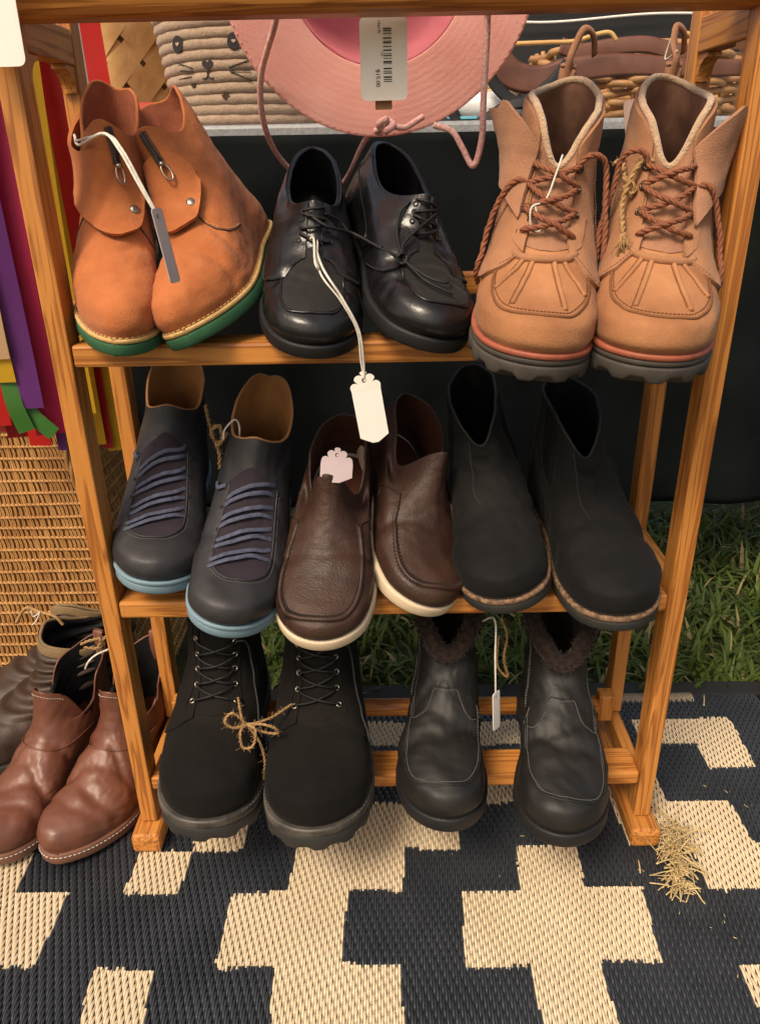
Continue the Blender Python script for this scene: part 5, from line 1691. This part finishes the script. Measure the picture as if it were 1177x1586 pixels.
cordline(t, O, [O + np.array([0, .0, -.002]), O + np.array([0, -.01, .03]), O + np.array([0, -.02, .055])], .0006, M['string'])

# white tag at the left edge
O = at(-34, -78, .715)
t, *_ = card('price_tag', O, (1, 0, 0), (.12, 0, 1), .046, .0785, M['card'], 'white tag with rounded corners at the top left corner of the photograph', 'price tag', .006, False, False)
cordline(t, O, [O, O + np.array([0, .01, .015]), O + np.array([0, .024, .028])], .0006, M['string'])

# swing tag of the black lace-up shoes
e0 = XL.world(XL.k.S(np.array([.0]), np.array([.64]), .008))[0]
O = at(562, 577, .655)
t, *_ = card('swing_tag', O, (1, .25, .15), at(562, 577, .655) - at(578, 698, .655), .0255, .064, M['card'], 'white scalloped swing tag hanging on a string below the black lace-up shoes', 'swing tag', .004, True)
hole = O + np.array([.001, 0, -.006])
cordline(t, O, [e0, at(500, 415, .66), at(530, 462, .645), at(556, 512, .645), at(563, 560, .652), hole], .0011, M['string'], n=70)
cordline(t, O, [e0 + np.array([.003, 0, .002]), at(495, 420, .665), at(528, 466, .648), at(553, 512, .648), at(559, 560, .653), hole], .0009, M['string'], n=70)
cordline(t, O, [e0 + np.array([-.004, 0, .004]), e0 + np.array([0, -.004, .004]), at(488, 405, .672), at(496, 421, .668)], .0012, M['string'], n=30)

# tag lying inside the left loafer
pp = LL.world(np.array([[-.010, .130, .142], [-.006, .118, .095]]))
t, *_ = card('swing_tag', pp[0], (1, .1, -.12), (-.1, .25, 1), .034, .036, mat('lilac_card', (.46, .38, .40), None, .85, 12), 'lilac grey scalloped tag tucked inside the brown loafer', 'swing tag', .004, True)
for k in range(4):
    text_mesh('writing', '~-~ - ~', .0042, M['print_grey'], t, np.array([-.011 + .002 * k, -.0015, -.016 - .005 * k]), np.array([1, .1, -.12]), np.array([-.05, .15, 1]))


# tag and string of the orange boots
a = OL.world(OL.k.S(np.array([1.6, .9, .3, -.3, -.8]), np.array([.90, .93, .95, .93, .86]), .006))
O = at(241, 322, .700)
t, *_ = card('swing_tag', O, (.2, .95, 0), (-.12, 0, 1), .013, .062, mat('grey_card', (.42, .36, .35), None, .85, 12), 'grey card tag hanging between the two orange boots', 'swing tag', .003, False)
cordline(t, O, [a[0], a[1], at(160, 206, .735), at(185, 232, .712), at(215, 285, .702), O + np.array([0, 0, -.005])], .0014, M['string'], n=60)
cordline(t, O, [a[0] + np.array([0, 0, -.003]), a[1] + np.array([0, -.002, .004]), at(165, 208, .735), at(190, 232, .710), at(219, 285, .701), O + np.array([.001, 0, -.005])], .0011, M['string'], n=60)

# pink card behind the right tan boot, hanging from the cord of the boots
O = at(990, 150, .915)
t, *_ = card('swing_tag', O, (1, .1, .2), (.25, .0, 1), .034, .062, M['card_pink'], 'pinkish card tag behind the right tan boot', 'swing tag', .006, False, False)
# leather thongs standing up from the pull tabs of the tan boots
for s, (u0, v0), lab in ((TL, (905, 44), 'left'), (TR, (1048, 40), 'right')):
    tabp = s.world(np.array([[0, .012, .205], [0, .014, .190]]))
    tp_ = at(u0, v0, .865); P = [tabp[1], tabp[0] + np.array([0, -.002, .004]), (tabp[0] + tp_) / 2 + np.array([-.002, 0, 0]), tp_, tp_ + np.array([.012, .012, -.004]), tp_ + np.array([.018, .025, -.02])]
    Q = crom(P, 40)
    single('leather_thong', tubeVF(Q, .0012, 6, False, .0038, np.tile([.2, -1, .2], (40, 1))), M['tan_canvas'], 'tan leather thong standing up from the pull tab of the %s tan boot' % lab, 'thong', 'thongs of the tan boots')
O = TL.world(TL.k.S(np.array([.1]), np.array([.70]), .012))[0]
st = empty('cotton_string', O); tag(st, 'thin white string looped on the laces of the left tan boot', 'string')
cordline(st, O, [O + np.array([.016, .02, .035]), O + np.array([.008, .004, .02]), O, O + np.array([-.013, -.006, -.006]), O + np.array([-.012, -.006, -.022]), O + np.array([-.004, -.006, -.024]), O + np.array([-.010, -.004, -.004])], .0009, M['string'], n=60)
O = TR.world(np.array([[0, .012, .215]]))[0]
st = empty('cotton_string', O); tag(st, 'thin white string beside the thong of the right tan boot', 'string')
cordline(st, O, [O, at(1030, 90, .868), at(1045, 42, .864)], .0008, M['string'], n=20)


def fuzz(mb, P, n, l, seed):
    g = np.random.default_rng(seed)
    for i in range(n):
        p = P[g.integers(len(P))]; d = g.normal(size=3); d /= np.linalg.norm(d)
        mb.add(*tubeVF([p, p + d * l * .5, p + d * l + g.normal(size=3) * l * .3], .00022, 3))


def twine(label, c, curves, r=.0017, seed=1, m='twine', cat='twine'):
    o = empty('jute_twine', c); tag(o, label, cat)
    for pts, n in curves:
        P = rel(crom(pts, n), c)
        mb = MB(); ropeVF(mb, P, r, r * 4, 2, 6); fuzz(mb, P, int(n * .9), .005, seed)
        mb.build('strand', M[m], o)
    return o


# twine round the lace hooks of the right tan boot, ending in a frayed tassel
w = lambda s, ph, t, off=.006: s.world(s.k.S(np.array([float(ph)]), np.array([float(t)]), off))[0]
k0 = w(TR, -.62, .84, .008); k1 = w(TR, -1.2, .78, .008); k2 = w(TR, -.75, .74, .012); k3 = w(TR, -.70, .66, .014); k4 = w(TR, -.52, .57, .014)
k5 = w(TL, -1.3, .80, .010)
twine('jute twine tied between the tan boots with a frayed end hanging on the right one', k2,
      [([w(TR, -.45, .90, .006), k0, k2, (k2 + k1) / 2, k1, (k1 + k5) / 2 + np.array([0, -.004, -.004])], 70), ([k0, k2 + np.array([.003, -.003, .004]), k3, k4], 50),
       ([k2 + np.array([0, -.004, 0]), k2 + np.array([.006, -.006, -.006]), k2 + np.array([.002, -.006, -.012]), k2 + np.array([-.003, -.004, -.004])], 30)], .0022, 3)
o = empty('twine_tassel', k4); tag(o, 'frayed jute tassel resting on the toe of the right tan boot', 'tassel')
mb = MB()
for i in range(46):
    e = k4 + np.array([rng.normal(0, .004), -.004 - abs(rng.normal(0, .003)), -.012 - abs(rng.normal(0, .006))])
    mb.add(*tubeVF(rel([k4 + rng.normal(0, .001, 3), (k4 + e) / 2 + rng.normal(0, .0015, 3), e], k4), .00045, 4))
mb.build('fibres', M['twine'], o)

# twine tying the charcoal shoes
p0 = w(NL, -1.35, .97, .004); p1 = w(NR, -1.2, .97, .004); kn = (p0 + p1) / 2 + np.array([0, -.01, -.028])
twine('jute twine bow tying the two charcoal shoes together', kn,
      [([p0, (p0 + kn) / 2 + np.array([0, -.003, -.002]), kn, (p1 + kn) / 2 + np.array([0, -.003, -.002]), p1], 50), ([kn, kn + np.array([-.004, -.003, .016]), kn + np.array([.006, -.004, .024]), kn + np.array([.008, -.003, .008]), kn], 40),
       ([kn, kn + np.array([.003, -.004, -.012]), kn + np.array([.001, -.003, -.03])], 24)], .0022, 4)
st = empty('cotton_string', p1); tag(st, 'pale string hooked over the collar of the leaning charcoal shoe', 'string')
cordline(st, p1, [p1 + np.array([-.004, -.004, -.006]), p1 + np.array([-.001, -.004, .006]), p1 + np.array([.010, 0, .016]), p1 + np.array([.014, .004, .008]), p1 + np.array([.013, .003, -.008])], .0011, M['string'], n=40)

# twine bow on the work boots
b0 = w(WL, -.46, .60, .008); b1 = w(WR, -.46, .60, .008); kn = at(382, 1122, .700)
twine('jute twine bow hanging between the two work boots', kn,
      [([b0, (b0 + kn) / 2 + np.array([0, -.006, -.004]), kn, (b1 + kn) / 2 + np.array([0, -.006, -.002]), b1], 46), ([kn, at(360, 1105, .695), at(348, 1118, .693), at(362, 1128, .695), kn], 40), ([kn, at(395, 1130, .69), at(392, 1155, .688), at(376, 1158, .688), at(372, 1135, .69), kn], 46),
       ([kn, at(405, 1122, .695), at(425, 1128, .695), at(430, 1136, .70), at(408, 1134, .70), kn], 40), ([kn, at(402, 1150, .70), at(410, 1180, .70), at(408, 1208, .70)], 30)], .0016, 6)

# string, tag and twine of the fleece boots
f0 = w(FL, -1.2, .96, .008)
O = at(768, 1072, .77)
t, *_ = card('swing_tag', O, (.45, .8, 0), (-.02, 0, 1), .015, .056, M['card'], 'white card tag hanging edge on between the two fleece boots', 'swing tag', .003, False)
cordline(t, O, [f0, at(766, 960, .79), at(767, 1020, .77), O + np.array([0, 0, -.004])], .0012, M['string'], n=40)
q0 = at(776, 958, .83)
twine('loop of jute twine hanging behind the string of the fleece boots', q0, [([q0, at(785, 985, .83), at(780, 1020, .83), at(786, 1048, .83), at(770, 1030, .835), at(772, 985, .835)], 60)], .0017, 8)

# ties of the shoes on the rug
q0 = at(152, 1000, .93)
twine('jute knot tying the cognac ankle boots behind the left post', q0, [([at(125, 998, .92), at(140, 992, .92), at(155, 990, .92), at(150, 1004, .92), at(130, 1003, .92)], 40), ([at(150, 1010, .93), at(165, 985, .93), at(172, 1000, .93), at(156, 1012, .93), at(160, 990, .93)], 50)], .002, 9)
q0 = w(BR, -.9, .97, .003)
st = empty('cotton_string', q0); tag(st, 'white string curling out of the cognac boot beside the post', 'string')
cordline(st, q0, [at(168, 1006, .90), at(150, 1014, .89), at(138, 1024, .885), at(132, 1036, .89)], .0014, M['string'], n=30)
q0 = at(50, 945, .92)
st = empty('cotton_string', q0); tag(st, 'brown string knotted on the collars of the slouch boots', 'string')
cordline(st, q0, [at(25, 965, .93), at(40, 942, .92), at(62, 948, .915), at(85, 955, .91), at(98, 968, .91)], .0022, M['twine'], n=40)
cordline(st, q0, [at(62, 948, .912), at(52, 955, .91), at(48, 946, .91)], .0009, M['string'], n=20)
cordline(st, q0, [at(62, 948, .912), at(56, 962, .91), at(50, 968, .91)], .0009, M['string'], n=20)

# loose lace running from one black lace-up shoe to the other, knotted on the toe
l0 = w(XL, .18, .88, .004); kn = w(XR, -.42, .50, .008)
o = empty('shoe_lace', kn); tag(o, 'thin black lace joining the two black lace-up shoes, with a knot on the right toe', 'lace')
cordline(o, kn, [l0, w(XL, -.2, .74, .010), w(XL, -.7, .62, .012), (w(XL, -1.0, .50, .012) + kn) / 2 + np.array([0, -.004, .004]), kn], .0015, M['black_lace'], 'strand', 70)
cordline(o, kn, [w(XL, -.25, .88, .004), w(XL, -.62, .78, .006), w(XL, -.80, .62, .006), w(XL, -1.05, .56, .006), (w(XL, -1.0, .50, .012) + kn) / 2 + np.array([0, -.004, .006])], .0013, M['black_lace'], 'strand', 60)
cordline(o, kn, [w(XR, -.40, .92, .003), w(XR, -.50, .75, .006), w(XR, -.48, .60, .006), kn], .0014, M['black_lace'], 'strand', 50)
cordline(o, kn, [w(XR, .2, .82, .006), w(XR, -.15, .68, .008), w(XR, -.38, .56, .008), kn], .0014, M['black_lace'], 'strand', 50)
for a_ in (0, 1, 2):
    th = np.linspace(0, 2 * PI, 24, endpoint=False)
    mk('knot', *tubeVF(np.stack([.0045 * np.cos(th), .0030 * np.sin(th + a_) - .002, .0045 * np.sin(th)], 1), .0017, 6, True), M['black_lace'], o)
cordline(o, kn, [kn, w(XR, -.15, .45, .006), w(XR, .05, .42, .006), w(XR, .15, .46, .006)], .0013, M['black_lace'], 'strand', 30)
cordline(o, kn, [kn, w(XR, -.18, .42, .006), w(XR, 0.0, .38, .005), w(XR, .08, .36, .004)], .0013, M['black_lace'], 'strand', 30)


# ---------------- dry straw lying by the right foot of the rack
def straw():
    c = np.array([.352, .705, .006])
    mb = MB(); g = np.random.default_rng(12)
    for i in range(300):
        q = g.uniform()
        root = np.array([.012 - .022 * q + g.normal() * .007, .045 - .10 * q + g.normal() * .004, .002 + abs(g.normal()) * .006])
        a = -PI / 2 + g.normal() * 1.0 - .2; l = g.uniform(.006, .030) * (1.25 - .5 * q)
        d = np.array([math.cos(a), math.sin(a), g.normal() * .25 + .15]); b_ = g.normal(size=3) * .55
        P = crom([root, root + d * l * .5 + b_ * l * .3, root + d * l + b_ * l * .6 - np.array([0, 0, .003])], 7)
        P[:, 2] = np.maximum(P[:, 2], .0008)
        mb.add(*tubeVF(P, g.uniform(.0004, .0011), 4))
    o = mb.build('dry_grass', M['straw'], None, True, c)
    tag(o, 'small clump of dry straw on the rug beside the right foot of the rack', 'straw')
    mb = MB()
    for x, y, l, a in ((.302, .676, .02, 1.4), (.60, .93, .05, .2), (.50, .99, .03, 1.2)):
        P = crom([(0, 0, .008), (l * .5 * math.cos(a), l * .5 * math.sin(a), .010), (l * math.cos(a), l * math.sin(a), .008)], 6)
        single('straw_stalk', tubeVF(P + [x, y, 0], .0010, 5), M['straw'], {.302: 'single straw stalk on the beige cross of the rug', .60: 'single pale stalk lying on the right edge of the rug', .50: 'single pale stalk near the back edge of the rug'}[x], 'straw')

    mb = MB()
    for i in range(55):
        x, y = g.uniform(-.5, .59), g.uniform(.52, 1.0); a = g.uniform(0, PI); l = g.uniform(.002, .007)
        if i < 40: x, y = .33 + g.normal() * .10, .70 + g.normal() * .07
        if x > .59: continue
        mb.add(*tubeVF([(x, y, .0072), (x + l * math.cos(a), y + l * math.sin(a), .0076)], g.uniform(.0003, .0006), 4))
    tag(mb.build('chaff', M['straw']), 'tiny bits of dry chaff scattered over the rug', kind='stuff')


straw()
